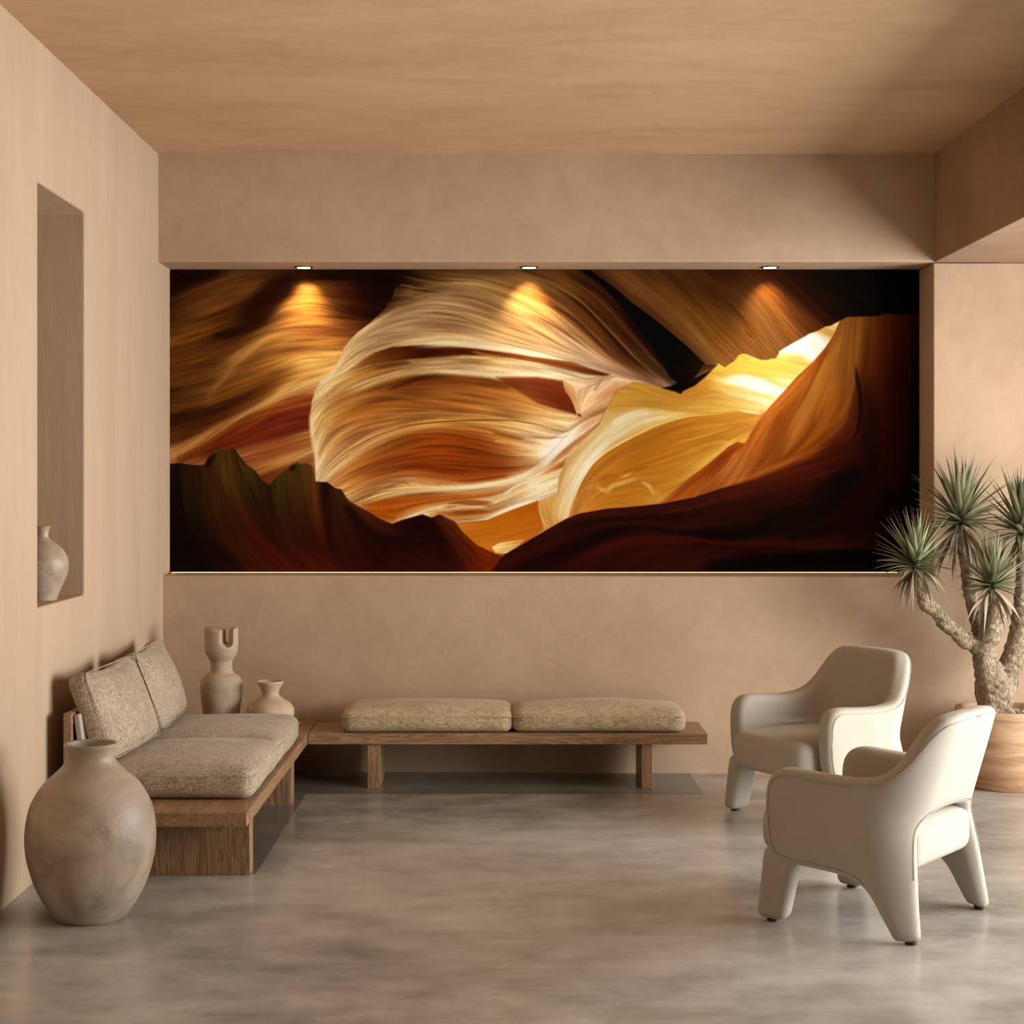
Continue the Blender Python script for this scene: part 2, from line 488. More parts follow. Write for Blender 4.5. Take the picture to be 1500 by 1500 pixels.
def paint_mural():
    W, H = 1102, 444
    X, Y = np.meshgrid(MX0 + (np.arange(W) + .5) * (MX1 - MX0) / W, MY0 + (np.arange(H) + .5) * (MY1 - MY0) / H)
    rng = np.random.RandomState(7)
    img = np.zeros((H, W, 3))
    def noise(sig):
        a = rng.randn(H // sig + 3, W // sig + 3, 1)
        return upsample(a, H, W, sig)[:, :, 0] if sig > 1 else a[:H, :W, 0]
    N1 = rng.randn(H, W); N2 = noise(3) * 1.4; N3 = noise(9) * 1.4
    def lic(src, dx, dy, L, st):
        acc = src.copy(); ws = 1.0
        H, W = dx.shape
        for sgn in (1, -1):
            px = np.tile(np.arange(W, dtype=float), (H, 1)); py = np.tile(np.arange(H, dtype=float)[:, None], (1, W))
            vx, vy = dx * sgn, dy * sgn
            cx, cy = vx, vy
            for k in range(L):
                px = px + cx * st; py = py + cy * st
                ix = np.clip(px, 0, W - 1).astype(int); iy = np.clip(py, 0, H - 1).astype(int)
                nx, ny = dx[iy, ix], dy[iy, ix]
                s = np.where(nx * cx + ny * cy < 0, -1.0, 1.0)
                cx, cy = nx * s, ny * s
                w = 0.5 + 0.5 * math.cos(math.pi * (k + 1) / (L + 1))
                acc = acc + src[iy, ix] * w
                ws += w
        return acc / ws
    S = 4
    gh, gw = H // S + 3, W // S + 3
    GX, GY = np.meshgrid(MX0 + np.arange(gw) * S, MY0 + np.arange(gh) * S)
    def field(curves, ex=2.2):
        pts, cols, tan = [], [], []
        for c in curves:
            xy, co = crom(P(c), 6.0)
            t = np.gradient(xy, axis=0); t /= (np.hypot(t[:, 0], t[:, 1])[:, None] + 1e-9)
            pts.append(xy); cols.append(co); tan.append(t)
        pts = np.vstack(pts); cols = np.vstack(cols); tan = np.vstack(tan)
        a2 = np.stack([tan[:, 0] ** 2 - tan[:, 1] ** 2, 2 * tan[:, 0] * tan[:, 1]], 1)
        acc = np.zeros((gh, gw, 5)); ws = np.zeros((gh, gw))
        for i in range(len(pts)):
            d2 = (GX - pts[i, 0]) ** 2 + (GY - pts[i, 1]) ** 2 + 12.0
            w = d2 ** (-ex)
            acc[:, :, :3] += w[:, :, None] * cols[i]; ws += w
            acc[:, :, 3] += w * a2[i, 0]; acc[:, :, 4] += w * a2[i, 1]
        acc /= ws[:, :, None]
        f = upsample(acc, H, W, S)
        ang = .5 * np.arctan2(f[:, :, 4], f[:, :, 3])
        return f[:, :, :3], np.cos(ang), np.sin(ang)
    def blur(a):
        for ax in (0, 1):
            a = (np.roll(a, 1, ax) + np.roll(a, -1, ax) + 2 * a) / 4
        return a
    NS = np.stack([blur(N1) * 1.6, blur(N2), N3], 2)
    def layer(poly, curves, amp=.22, soft=.8, soft2=None, L=26, mid=.45, ex=2.2, coarse=.35):
        nonlocal img
        sd = poly_sd(P(poly), X, Y)
        if soft2:                                   # softness changes along x
            x0, s0, x1, sN = soft2
            so = s0 + (sN - s0) * np.clip((X - x0) / (x1 - x0), 0, 1)
        else:
            so = soft
        m = np.clip(.5 + sd / (2 * so), 0, 1); m = m * m * (3 - 2 * m)
        jj = np.where(m.any(1))[0]; ii = np.where(m.any(0))[0]
        j0, j1, i0, i1 = max(0, jj[0] - 60), min(H, jj[-1] + 61), max(0, ii[0] - 60), min(W, ii[-1] + 61)
        col, dx, dy = field(curves, ex)
        col, dx, dy = col[j0:j1, i0:i1], dx[j0:j1, i0:i1], dy[j0:j1, i0:i1]
        st = lic(np.concatenate([NS[j0:j1, i0:i1], col], 2), dx, dy, L, 1.6)
        s = st[:, :, :3] / (st[:, :, :3].std((0, 1)) + 1e-9)
        s = np.clip(s[:, :, 0] * .5 + s[:, :, 1] * mid + s[:, :, 2] * coarse, -2.2, 2.2)
        col = col * .5 + st[:, :, 3:] * .5
        k = 1 + amp * s[:, :, None] * np.array([.62, .78, .85])
        col = np.clip(col * k, 0, 1)
        mm = m[j0:j1, i0:i1, None]
        img[j0:j1, i0:i1] = img[j0:j1, i0:i1] * (1 - mm) + col * mm
    def stroke(pts, w=1.5, op=.8, soft=1.5, taper=True):
        nonlocal img
        xy, co = crom(P(pts), 1.0)
        x0, x1 = xy[:, 0].min() - w * 3 - 8, xy[:, 0].max() + w * 3 + 8
        y0, y1 = xy[:, 1].min() - w * 3 - 8, xy[:, 1].max() + w * 3 + 8
        ia, ib = max(0, int((x0 - MX0))), min(W, int(x1 - MX0) + 1)
        ja, jb = max(0, int((y0 - MY0))), min(H, int(y1 - MY0) + 1)
        if ib <= ia or jb <= ja: return
        Xs, Ys = X[ja:jb, ia:ib], Y[ja:jb, ia:ib]
        best = np.full(Xs.shape, 1e9); bi = np.zeros(Xs.shape, int)
        for i in range(len(xy)):
            d = (Xs - xy[i, 0]) ** 2 + (Ys - xy[i, 1]) ** 2
            k = d < best; best[k] = d[k]; bi[k] = i
        d = np.sqrt(best)
        tt = bi / max(1, len(xy) - 1)
        ww = w * (np.sin(np.pi * np.clip(tt, .02, .98)) ** .5 if taper else 1.0)
        m = np.clip(1 - (d - ww * .5) / soft, 0, 1); m = m * m * (3 - 2 * m) * op
        if taper: m = m * np.clip(np.minimum(tt, 1 - tt) * 6, 0, 1)
        img[ja:jb, ia:ib] = img[ja:jb, ia:ib] * (1 - m[:, :, None]) + co[bi] * m[:, :, None]
    for item in MURAL:
        kind = item[0]
        if kind == 'L': layer(item[1], item[2], **item[3])
        else: stroke(item[1], **(item[2] if len(item) > 2 else {}))
    grain = rng.randn(H, W, 1) * .006
    return np.clip(img * (1 + grain * 2) + grain * .3, 0, 1)

MURAL = [
# left rear wall of the canyon; spotlight pool partly painted into the gold
('L', '200,350 700,350 700,760 200,760', [
 '248,400,1c0a02 280,400,220e03 330,394,3a1c08',
 '248,425,1a0a02 275,414,200c03 310,402,2a1204',
 '250,446,3a1c08 290,426,5a3212 345,404,6a4220 400,397,4a2a10',
 '250,468,4a2a0c 300,447,6e421c 360,424,6a4018 400,412,3a1c08 450,402,2a1204 520,402,180804 580,400,160804',
 '250,500,6a4014 300,484,744618 335,470,5a3410 365,452,301404 400,432,2a0f04 425,424,80501f 465,424,8a5a26 500,425,4a200e 530,428,200806 570,430,180604',
 '250,512,6a3e14 300,499,5a3410 330,489,2c1204 355,482,2a1004 385,470,40200a 410,450,94642c 450,444,a06e30 485,448,80501f 515,455,38120a 550,460,1c0804',
 '250,535,6a3e14 300,520,5e3612 350,503,56300f 385,489,a06a30 420,479,c08440 460,474,b87c38 505,476,7a4218 540,478,3a160a',
 '305,585,90602c 330,550,a8723a 358,517,b88444 385,494,c08c46 420,484,c89048 460,484,985a28 520,486,7a401c',
 '250,560,5a340f 300,548,643c16 350,535,7c4c20 400,520,94602a 450,512,a86c30 500,508,b07432 515,505,a06428',
 '250,575,5a320f 300,566,6a4018 350,550,80501f 400,534,a06828 440,520,d09c4c 500,520,d8a458',
 '250,592,603814 300,583,5e3614 335,571,7a4818 400,548,844e1c 440,535,e0b060 475,530,e4b868 505,522,dcac5c',
 '250,617,2c1404 300,605,351806 350,588,3c1c08 400,564,6a3810 440,552,c89048 480,540,e4b868',
 '250,640,5a3414 300,622,482408 350,600,5a300e 400,576,8a5828',
 '249,672,c08a50 290,650,b07c44 330,622,a8743c 370,600,c08a4a 400,582,cc9850 440,562,d8ac62 485,549,e4c07a',
 '262,672,6a2c0c 330,635,702c10 380,606,8a4418 420,594,984c20 458,585,9c4e20',
 '300,664,5a200c 350,640,6a2410 400,615,6c2412 440,604,702614 458,600,742816',
 '330,660,6a280f 380,645,6a240f 430,628,642010 458,622,661f10',
 '270,692,98602c 310,678,a06a38 360,660,a86c3c 410,646,8a4820 458,634,c08448',
 '300,694,703a14 350,678,8a4c24 400,664,8a4a20 455,647,a86430',
 '330,706,7a4420 380,688,b07440 420,672,c48a50 456,657,d09c60',
 '350,712,5a2c0e 400,694,6a3614 430,686,7a4420 460,672,a06430'], dict(amp=.2, ex=2.0)),
('S', '350,482,2c1204 378,455,280e04 402,430,260d05 440,410,1c0804', dict(w=22, op=.75, soft=16)),
('S', '249,417,120602 290,404,160803 330,397,201004', dict(w=10, op=.6, soft=8)),
('S', '310,494,260f04 345,486,2a1104 375,476,3a1a08', dict(w=4, op=.7, soft=4)),
('S', '420,578,eec880 450,562,f0cc84 486,548,f4d890', dict(w=1.5, op=.5, soft=2)),
('S', '335,622,d8a060 365,604,d8a464 400,586,e0b470 430,571,e8bc74', dict(w=1.5, op=.5, soft=3)),
# the great swirl
('L', '456,635 455,610 457,590 461,575 470,560 483,547 495,532 503,513 512,500 525,487 545,472 566,452 578,430 584,380 880,380 1010,500 1060,560 1005,575 985,574 950,564 932,560 905,573 898,585 890,600 880,620 845,660 835,690 840,700 838,790 560,790 463,720 462,680 463,665 459,650', [
 '463,573,f0dca8 483,557,ead2a0 505,546,e0c088 525,533,d8b880 560,518,d0ae78 600,507,d8bc88 660,503,d8c090 720,507,ead4a4 780,517,f6e6c0 840,532,f0dcb8 900,550,e0c4a0 950,563,c8a080 985,572,b08060',
 '470,560,e8cfa0 500,528,d0b07c 540,500,c0a070 600,488,b89464 660,486,b89060 720,495,c8a470 780,510,e8cc98 840,525,e8d0a8',
 '513,502,c8ac78 560,470,b8986a 610,458,b49468 670,462,ac8858 730,482,b89058 800,504,dcbc88 870,532,d8b890 930,553,b89070',
 '540,478,b49264 580,455,b09066 620,440,b09066 660,440,a88658 720,455,a88050 780,480,c8a068 830,508,dcb888 880,533,cca480',
 '560,468,8a6034 600,444,a48458 650,428,ac8a5c 700,432,a88454 750,452,b08850 810,482,cca470 870,520,c8a47c 930,550,a87c5c',
 '600,430,7a5830 640,417,9a784a 690,416,a48252 745,430,a07840 800,455,bc8c50 850,492,b88850 900,533,8a5c38 950,560,8a6448',
 '552,462,2a1004 575,448,5a3414 600,440,7a5630',
 '548,452,180604 575,442,2a1004 600,436,5a3818 630,430,8a6a40',
 '560,402,160804 590,412,180a04 620,420,4a280e 650,424,7a5a34',
 '580,398,140702 610,405,2a1406 640,411,5a3a18 680,412,8a6a40',
 '610,398,3c2008 660,401,6a4820 720,408,7c5830 780,427,84582c 830,456,7a4a20 880,500,6a3c18 930,543,5a3418 970,564,806048',
 '700,398,5a3c1c 760,404,70502c 820,430,6a4420 870,470,5a3010 920,520,4a280e 960,554,50341c',
 '780,397,52361c 830,414,6a4018 880,452,402008 930,503,341806 975,548,3c2410 995,567,6a4c34',
 '840,398,3a2008 880,425,301405 920,467,1c0a04 960,517,1c0c06 990,557,201008',
 '470,585,e0c088 500,560,c89c5c 540,546,9a6428 575,537,7a4a1c 600,533,9c7440 650,530,b89060 700,529,c09a60 750,532,d8b880 800,541,e8d4a8 850,553,e4d0a8',
 '485,582,c89858 515,563,b88848 545,554,946028 575,545,8a5824',
 '500,578,b07838 530,566,d0ac74 560,552,c09c64 600,544,c4a06c 650,543,ccae7c 700,546,dcc490 760,551,f0e0b4 820,558,f0deb8 868,562,e0c8a0',
 '530,576,a06428 565,564,8a5020 600,557,5c2a0c 650,555,6a3410 700,559,7c4014 740,566,8a4a18',
 '461,610,ecd098 475,592,d0a868 500,583,a87434 540,575,8a5020 600,568,84481c 660,568,8c5020 710,575,985c24 760,586,a86c30 800,600,c89450',
 '461,630,e4c488 475,608,c89c58 505,592,a06a30 550,580,8a5020 610,580,8c5224 670,584,9a5c24 730,592,ac7030 790,604,cc9858 840,612,e8c890',
 '463,655,ecd09c 475,628,d0a060 500,608,b07030 550,594,98581f 610,592,96561f 680,598,a8682a 750,608,c48c48 830,622,ecd098',
 '465,680,f0d8a4 479,655,d8a868 510,632,c08444 560,616,a8682c 620,609,a87034 680,610,b47a3a 740,613,d0a05c 830,632,f0d8a0',
 '468,700,f0dcac 482,680,e8c488 510,657,d0985c 550,637,c48c50 600,624,c88c48 660,619,d09850 730,624,dca85c 800,637,f8e4b8',
 '473,706,f4e0b0 490,686,ecc888 515,668,dcb070 545,650,d4a464 580,635,c89048 610,629,b87830 650,626,b87428 700,630,a86020 750,643,cc8c48 800,652,fcecc4',
 '478,709,e0ac6c 510,685,b87434 550,662,a05a24 600,643,8c4210 650,640,84380c 700,650,8c3c0c 750,662,b87434 800,664,f8e8bc',
 '484,714,d8a060 520,695,b06a2c 570,676,984e1a 630,664,80340c 690,668,883a0c 740,676,a05418 785,676,e0bc80',
 '492,718,d09450 540,700,a45c20 600,686,84380c 680,690,8c3c0c 740,690,8c3c10 785,684,d0985c',
 '500,722,d8a868 545,705,c08040 600,697,b8763c 640,703,a85c24 690,705,984610 740,698,8c400f',
 '510,730,dcb070 545,715,c88c4c 590,708,d8b074 640,709,c48850',
 '522,738,e0b878 560,724,d8b070 600,719,e0bc80 650,716,e8c890 700,712,f0e0b0 750,703,e8d0a0 790,686,f0e0b8 808,662,f8ecc8',
 '535,740,b85a10 570,735,a85010 620,731,b05a18 680,730,b86420 730,724,b8682c 770,712,c07c38',
 '545,750,b05408 580,756,b05808 600,748,b45c14 640,738,b86420 680,733,bc6c28',
 '585,761,e8d09c 620,747,f0dca8 670,738,e8c890 720,731,f0dcb0 760,714,f0e4c0 800,700,f0dcb0 830,690,e8d0a0',
 '640,756,c07c3c 680,756,b06820 720,748,c88c48 760,730,e8d0a0 800,715,f0e4c0 822,706,ecd8a8',
 '670,766,e8cc94 715,760,f4e4b8 750,747,f4ecc8 790,736,f0e4c0 815,727,f0dcb0',
 '832,562,d8b080 840,580,c88c50 848,600,b07030',
 '850,603,f0dcb0 853,585,d8b488 862,566,d0a878 880,556,c89c6c',
 '853,600,ecd4a8 866,582,dcb888 885,565,d8b48c 900,553,d0ac84',
 '856,598,e8d0a4 880,584,b87848 910,570,b07440 928,560,c08c60',
 '856,606,e4cca0 875,596,e4c898 900,580,dcc090 925,566,d8b888',
 '852,613,c88850 870,606,b87840 895,596,c08448',
 '800,668,f8ecc8 815,655,fcf4dc 835,632,f4e8cc 860,614,d8a878 885,604,c08850',
 '790,690,e8c890 812,670,f4e8cc 840,645,f4ecd4 870,622,e8cca4 890,610,d09c68',
 '800,684,e8c890 830,660,c88850 855,640,b87038 872,626,c07840',
 '790,693,f0d8a0 815,680,dca868 845,658,e8c890 865,645,e0bc80',
 '800,690,c88848 820,680,a85818 832,672,a85818 835,662,c07838',
 '795,703,f0dcb0 825,692,e8c890'], dict(amp=.21, ex=2.3, L=30)),
# feathered strands against the dark
('S', '585,418,8a6030 600,420,9a7440 625,428,a88450', dict(w=1.2, op=.6, soft=2)),
('S', '575,432,6a4420 600,434,8a6434 625,437,a88450', dict(w=1.2, op=.6, soft=2)),
('S', '562,446,5a3010 585,444,7a5428 605,441,a07c4c', dict(w=1.2, op=.6, soft=2)),
('S', '590,405,5a3818 620,412,7a5830 660,416,9a784a', dict(w=1.2, op=.6, soft=2)),
('S', '600,424,2a1004 625,427,3a1c08 650,430,7a5a34', dict(w=2, op=.7, soft=2)),
# long dark ribs of the right fall
('S', '770,420,b88044 820,447,9a6830 870,490,b0845c 910,530,b08464 960,562,a88468', dict(w=1.5, op=.55, soft=2)),
('S', '790,440,6a3c14 840,466,4a2208 890,512,4a2810 940,552,5a3c24', dict(w=3, op=.7, soft=3)),
('S', '820,424,3a1c06 870,462,200c04 920,518,1c0a04 960,553,3a2412', dict(w=4, op=.7, soft=3)),
('S', '800,412,9a6c38 850,440,8a5c30 900,490,8a5c34 950,543,7a5438', dict(w=1.5, op=.6, soft=2)),
('S', '855,412,5a3414 900,455,4a2810 950,515,50301a 985,556,6a4a30', dict(w=1.2, op=.6, soft=1.6)),
('S', '830,406,6a4824 880,440,6a4220 930,496,583418 975,548,6a4c34', dict(w=1.2, op=.6, soft=1.6)),
('S', '700,408,7a5428 760,428,6a4018 800,448,7a4c20', dict(w=1.5, op=.5, soft=2)),
# dark crescent
('L', '505,547 528,530 550,517 575,509 620,506 660,507 700,511 740,517 780,523 800,525 840,531 870,541 897,549 888,552 860,549 820,539 790,532 750,525 722,523 680,521 640,524 600,527 570,531 540,536', [
 '505,547,c89c5c 540,530,8a5018 570,520,5a2a0c 620,514,3a1206 680,515,481808 730,519,6a300e 780,527,8a4a1c 830,536,8a4c1c 880,547,5a2c10',
 '530,540,9a6428 580,528,5a2a0c 620,522,3a1206 680,520,5a280c'], dict(amp=.2, soft=2.0)),
('S', '690,515,b07030 720,522,c08840 740,523,a86828', dict(w=2, op=.6, soft=3)),
('S', '545,541,5a300c 580,534,4a260a 605,531,5a3010', dict(w=3, op=.6, soft=3)),
('S', '600,508,f0e0b0 680,506,f0e4bc 760,515,fff6dc 830,528,fff0d0', dict(w=3, op=.6, soft=5)),
('S', '640,546,e4cc98 700,548,f4e4b8 780,552,fff0cc 830,559,f4e0b8', dict(w=2, op=.6, soft=3)),
('S', '465,568,fff0c8 485,552,f8e8c0 505,522,e8d4a8 520,500,dcc490', dict(w=1.5, op=.6, soft=2.5)),
('S', '505,575,e0c080 535,560,e8d09c 570,549,dcc090 600,541,d0b080', dict(w=1.2, op=.7, soft=1.6)),
('S', '456,600,fff4d0 456,620,f8e4b8 459,645,f4dcac 464,672,fff0c8 466,700,fff0c8', dict(w=3, op=.7, soft=4)),
('S', '565,573,4a1c08 610,557,3c1406 640,552,501f0a', dict(w=3, op=.6, soft=3)),
# russet pocket
('L', '728,553 790,553 829,559 832,571 840,588 848,600 853,610 822,602 790,592 762,575', [
 '735,554,7a3c18 790,560,883c1c 828,566,7c3418', '770,575,8c441c 810,588,7c3414 845,602,6a280e'], dict(amp=.14, soft=3)),
('S', '829,560,e8c088 832,572,c88c50 841,585,d09860 849,606,e8c898', dict(w=3.5, op=.9, soft=1.5, taper=False)),
('S', '849,606,4a2008 851,612,4a2008', dict(w=1.5, op=.8, soft=1.2)),
('S', '888,549,d09c68 878,566,a87040 870,574,7a4820', dict(w=1.4, op=.8, soft=1.2)),
# crack and strata lines
('S', '481,690,6a4420 500,668,8a5a28 530,650,9a6430 545,642,7a4818 580,630,9a6030 600,624,6a3408 640,619,5a2c0a 680,617,6a340e 740,616,6a3810 775,620,6a3c14 810,625,6a4018 830,625,9a6c3c', dict(w=.9, op=.75, soft=1.1)),
('S', '475,706,fff4d4 495,684,f4d8a0 520,664,e8c080 560,642,e0b470 600,630,d8a860 660,624,d8a458', dict(w=2, op=.6, soft=2.5)),
('S', '720,634,6a2c0a 745,640,7a3810 772,645,7a4018', dict(w=2, op=.6, soft=2)),
('S', '725,648,f0c888 732,647,f8d898 745,652,e8b468', dict(w=1, op=.6, soft=1.2)),
('S', '755,650,e8c488 790,656,f4dca8 830,652,fff0d0', dict(w=1.2, op=.6, soft=1.5)),
('S', '740,660,e0a860 780,667,f0d8a0 812,668,fff0cc', dict(w=1.2, op=.5, soft=1.5)),
('S', '775,640,8a4c1c 805,642,9a5c28 840,640,b07c48', dict(w=1.2, op=.5, soft=1.2)),
('S', '595,703,c88c50 630,704,b8783c 668,708,d8a868 685,711,f0d8a0', dict(w=1.5, op=.5, soft=1.5)),
('S', '562,716,8a481c 590,708,8a4818 605,712,b07438', dict(w=2, op=.5, soft=2)),
('S', '648,744,7c380f 680,738,8a4414 728,738,984c14', dict(w=6, op=.8, soft=2.5)),
('S', '660,751,984c18 690,751,8a4214 724,750,a0581c', dict(w=3.5, op=.8, soft=2)),
('S', '618,748,f0dca8 660,741,e8cc98 690,743,e0bc80 722,746,f0dcb0', dict(w=2, op=.7, soft=2)),
('S', '735,728,fff8e4 760,712,fff8e4 790,702,f4e8c8', dict(w=1.8, op=.7, soft=2)),
('S', '672,767,f0dcae 715,762,fff4d8 750,748,fff8e4 790,735,fff4d8 818,726,f4e4bc', dict(w=2, op=.8, soft=1.8)),
('S', '530,741,f0cc90 570,727,e8c888 610,721,f0d49c 680,715,fff0cc 740,706,f8e8c0 780,690,fff4dc 808,664,fffbe8', dict(w=2, op=.7, soft=2.5)),
('S', '790,692,fff4d4 810,668,ffffff 835,640,fffbe8 858,624,f4e4c4', dict(w=4, op=.5, soft=7)),
('S', '812,683,f0d49c 840,664,f0d49c 870,650,e8cc94', dict(w=1.2, op=.8, soft=1.5)),
# amber floor of the gap
('L', '668,767 715,762 750,748 790,734 796,755 806,772 760,806 740,822 700,822', [
 '675,770,c88028 720,765,b8640f 760,750,b8600f 790,740,b45c10', '690,785,c07018 730,775,bc6c10 780,765,bc6814',
 '710,800,c47420 750,790,c07018 790,778,bc6818', '725,815,b05c14 750,808,a85410'], dict(amp=.05, soft=1.2)),
('L', '722,802 733,796 770,791 762,800 746,811 727,811', ['724,802,e8c478 745,797,f0d088 768,793,e0a850', '727,809,f4dc98 745,806,e8bc68'], dict(amp=.2, soft=1.2)),
('S', '700,778,d08c38 720,800,c88838', dict(w=1, op=.5, soft=1)),
# golden chamber
('L', '880,621 890,600 898,585 905,573 932,560 960,566 990,574 1000,578 1060,500 1260,440 1260,760 800,790 795,760 791,734 818,725 820,700 832,672 845,658', [
 '935,564,b8862c 980,580,b8822c 1020,578,bc8228 1036,566,c4852a',
 '915,575,bc8c34 960,582,ba8630 1000,590,c08c34 1040,585,d09c40 1080,592,e8c060 1110,600,f8dc88',
 '900,592,c09038 950,592,ba8830 1000,600,c89a3c 1050,600,d8a848 1090,604,e8c468',
 '1035,560,d89c34 1060,563,e8c058 1090,572,f0d070 1130,584,f8e090',
 '1050,556,ecc860 1068,560,fff4c8 1092,563,ffffff 1120,567,ffffff 1146,574,fffbe8',
 '1100,580,f8e8a8 1125,588,fff4cc',
 '1045,549,e8bc48 1070,552,e8c04c 1100,552,e8c450 1130,556,f0d468 1160,562,fff0b8',
 '1062,541,e8c44c 1090,528,e8cc54 1130,540,e8cc54 1170,550,f4dc78',
 '1100,525,ecd464 1140,530,e8cc5c 1175,540,f0d468',
 '1142,524,f0dc80 1165,530,e8cc5c 1190,535,f0d060',
 '1148,514,fffbe8 1170,510,fffdf0 1195,522,fff4d0',
 '1165,504,fff8e0 1185,496,fffef4 1208,508,fff8e0',
 '1190,490,f8ecc8 1205,496,ffffff 1218,500,f8e8c0',
 '1205,486,d8a848 1220,492,cc9034', '1225,474,f4dca0 1232,478,e8c078',
 '815,735,d8a860 822,700,d8a860 840,670,d8b478 870,640,d8bc80 892,615,d0b068',
 '818,752,e8cc94 826,722,e0c488 840,692,e4cc94 862,662,e0cc98 892,635,dccc9c 930,612,d8c898 965,604,d0b870',
 '822,758,f4e4b4 834,725,ecdcac 850,694,f4ecd0 872,664,ece0bc 902,638,dcd0a0 940,618,d8c898 985,610,dcc488 1010,610,d8b060',
 '836,758,f4e0a4 846,722,f0dca8 862,692,ecd8a0 888,664,dcbc78 930,638,d8b468 980,620,d8ac50 1030,608,d8a440',
 '800,740,d8a458 805,758,cc9448 808,770,d09850', '815,745,d8a858 818,764,d4a04c',
 '848,752,c88838 858,725,c48434 875,700,bc7c2c 905,672,b87c28 945,655,b8781c',
 '875,745,c88830 900,735,c4822c 940,738,c88c38 970,732,d8a850',
 '880,712,c08028 920,705,c08428 960,702,c48a34 1000,694,c89038',
 '900,690,b87820 950,676,b87820 1000,660,c08428 1050,640,c88a2c 1090,625,d09034',
 '960,640,b8741c 1000,630,c07c20 1050,622,c88426 1100,615,d49434 1118,610,dca03c',
 '1010,700,d09c44 1040,680,d8a84c 1075,655,dca848 1095,640,dca444'], dict(amp=.07, soft=1.0, ex=2.2, coarse=.2)),
('L', '834,764 838,745 842,733 852,708 868,683 892,662 930,641 970,622 1010,611 1040,605 1085,603 1125,608 1110,640 1060,690 970,760 840,775', [
 '846,752,c48434 858,725,bc7c2c 875,700,b47424 905,672,ac6c1c 945,650,a86818 990,630,b07020 1040,616,bc7c24 1090,612,d09438',
 '850,756,c88838 875,745,c08028 900,735,b87820 940,738,bc7c28 970,732,d0a044',
 '865,728,bc7c28 885,712,b87420 920,705,b87420 960,702,bc7c24 1000,694,c08028',
 '880,700,b87424 910,690,ac6c18 950,676,ac6a18 1000,660,b87820 1050,642,bc7c20 1090,628,cc8c30',
 '930,655,a46414 970,640,a86818 1020,628,b87820 1070,622,c8882c 1112,616,d89838',
 '1005,700,c89038 1035,680,d09c3c 1070,660,d09a38 1095,642,dca444',
 '920,725,b8761c 960,715,b8761c 1010,690,c48830'], dict(amp=.09, soft=1.4, coarse=.3)),
('S', '1000,580,c08830 1035,562,c88a30 1050,545,d8a040', dict(w=6, op=.35, soft=6)),
('S', '1056,560,f4e8b0 1085,556,fffff4 1110,560,ffffff 1140,570,ffffff', dict(w=8, op=.8, soft=6)),
('S', '1090,568,fff8dc 1120,572,ffffff 1140,578,fffef0', dict(w=4, op=.7, soft=5)),
('S', '1145,512,fffef4 1170,508,ffffff 1192,520,ffffff 1180,532,fffbe8', dict(w=9, op=.8, soft=5)),
('S', '1168,502,ffffff 1195,495,ffffff 1208,506,fffef4', dict(w=7, op=.8, soft=4)),
('S', '1060,575,f8e4a0 1090,582,fff0bc 1125,590,fff8d8', dict(w=1.5, op=.5, soft=2)),
('S', '1085,602,fff0b8 1105,605,fff8d8 1120,608,fff4c8', dict(w=2, op=.6, soft=2)),
('S', '836,760,fff0b8 842,735,fff4cc 852,708,fff8e0 868,682,fff4c8 892,661,f0d48c 930,640,ecc878 970,622,ecc46c 1010,611,ecc060 1060,606,f0c868 1085,604,f8dc80', dict(w=1.6, op=.75, soft=1.6)),
('S', '895,624,f4ecd0 930,608,ece0c0 960,604,e8d8a8', dict(w=5, op=.5, soft=6)),
('S', '852,700,ffffff 870,672,fbf4dc 895,648,f0e4bc', dict(w=4, op=.5, soft=6)),
('S', '790,735,e8bc70 794,755,f0c878 803,775,f0cc80', dict(w=1.6, op=.7, soft=1.5)),
('S', '818,728,f0d8a0 816,745,e4bc74 818,762,e8c078', dict(w=2, op=.5, soft=3)),
('S', '855,710,e0b060 864,716,f0cc80 875,706,b87828 890,697,a0641c 905,698,98540f 912,700,c89040 920,697,f0cc70 935,690,8a5014 955,684,8a5014 965,681,6a3c10', dict(w=1.2, op=.75, soft=1.4)),
('S', '878,704,a85f14 895,703,a45a10 908,705,b06818', dict(w=7, op=.5, soft=6)),
('S', '872,712,e8c478 890,720,ecc878 900,712,e8c070 915,708,e8c478 940,700,dca850', dict(w=3, op=.6, soft=4)),
('S', '868,740,e0b058 875,725,d8a048 900,718,a86c20 925,708,9a6018 945,704,a86c24', dict(w=1, op=.5, soft=1.2)),
('S', '940,707,f0cc88 952,712,ecc47c 960,722,e0b058 975,718,b07c28', dict(w=3, op=.6, soft=3)),
('S', '905,685,a87424 950,672,b07820 1000,655,b07820', dict(w=1, op=.35, soft=2)),
('S', '985,650,d8a848 1030,640,e0b458 1080,625,e8bc5c', dict(w=1, op=.35, soft=2)),
('S', '1000,668,e0b050 1030,655,d89c3c 1060,648,ecc060 1080,652,f0c868', dict(w=2, op=.4, soft=3)),
('S', '1020,690,e8bc60 1050,668,ecc468 1085,640,f4d070', dict(w=2.5, op=.4, soft=4)),
('S', '1020,612,b07018 1060,618,b87820 1090,614,c88830', dict(w=1.5, op=.4, soft=2)),
# right ridge
('L', '1248,450 1233,472 1224,492 1212,510 1195,530 1170,553 1150,575 1130,597 1113,618 1102,636 1094,650 1083,648 1070,655 1050,672 1030,688 1010,703 985,724 965,742 1348,838 1400,760 1400,420', [
 '1238,470,8a5420 1222,505,9a6024 1202,545,a86a24 1184,585,ac6c2a 1164,625,a86628 1142,665,98541c 1120,690,8a4410',
 '1228,488,94591f 1208,520,8a4414 1185,550,9a4e14 1160,580,b0601c 1135,610,b0601c 1110,648,a8581c',
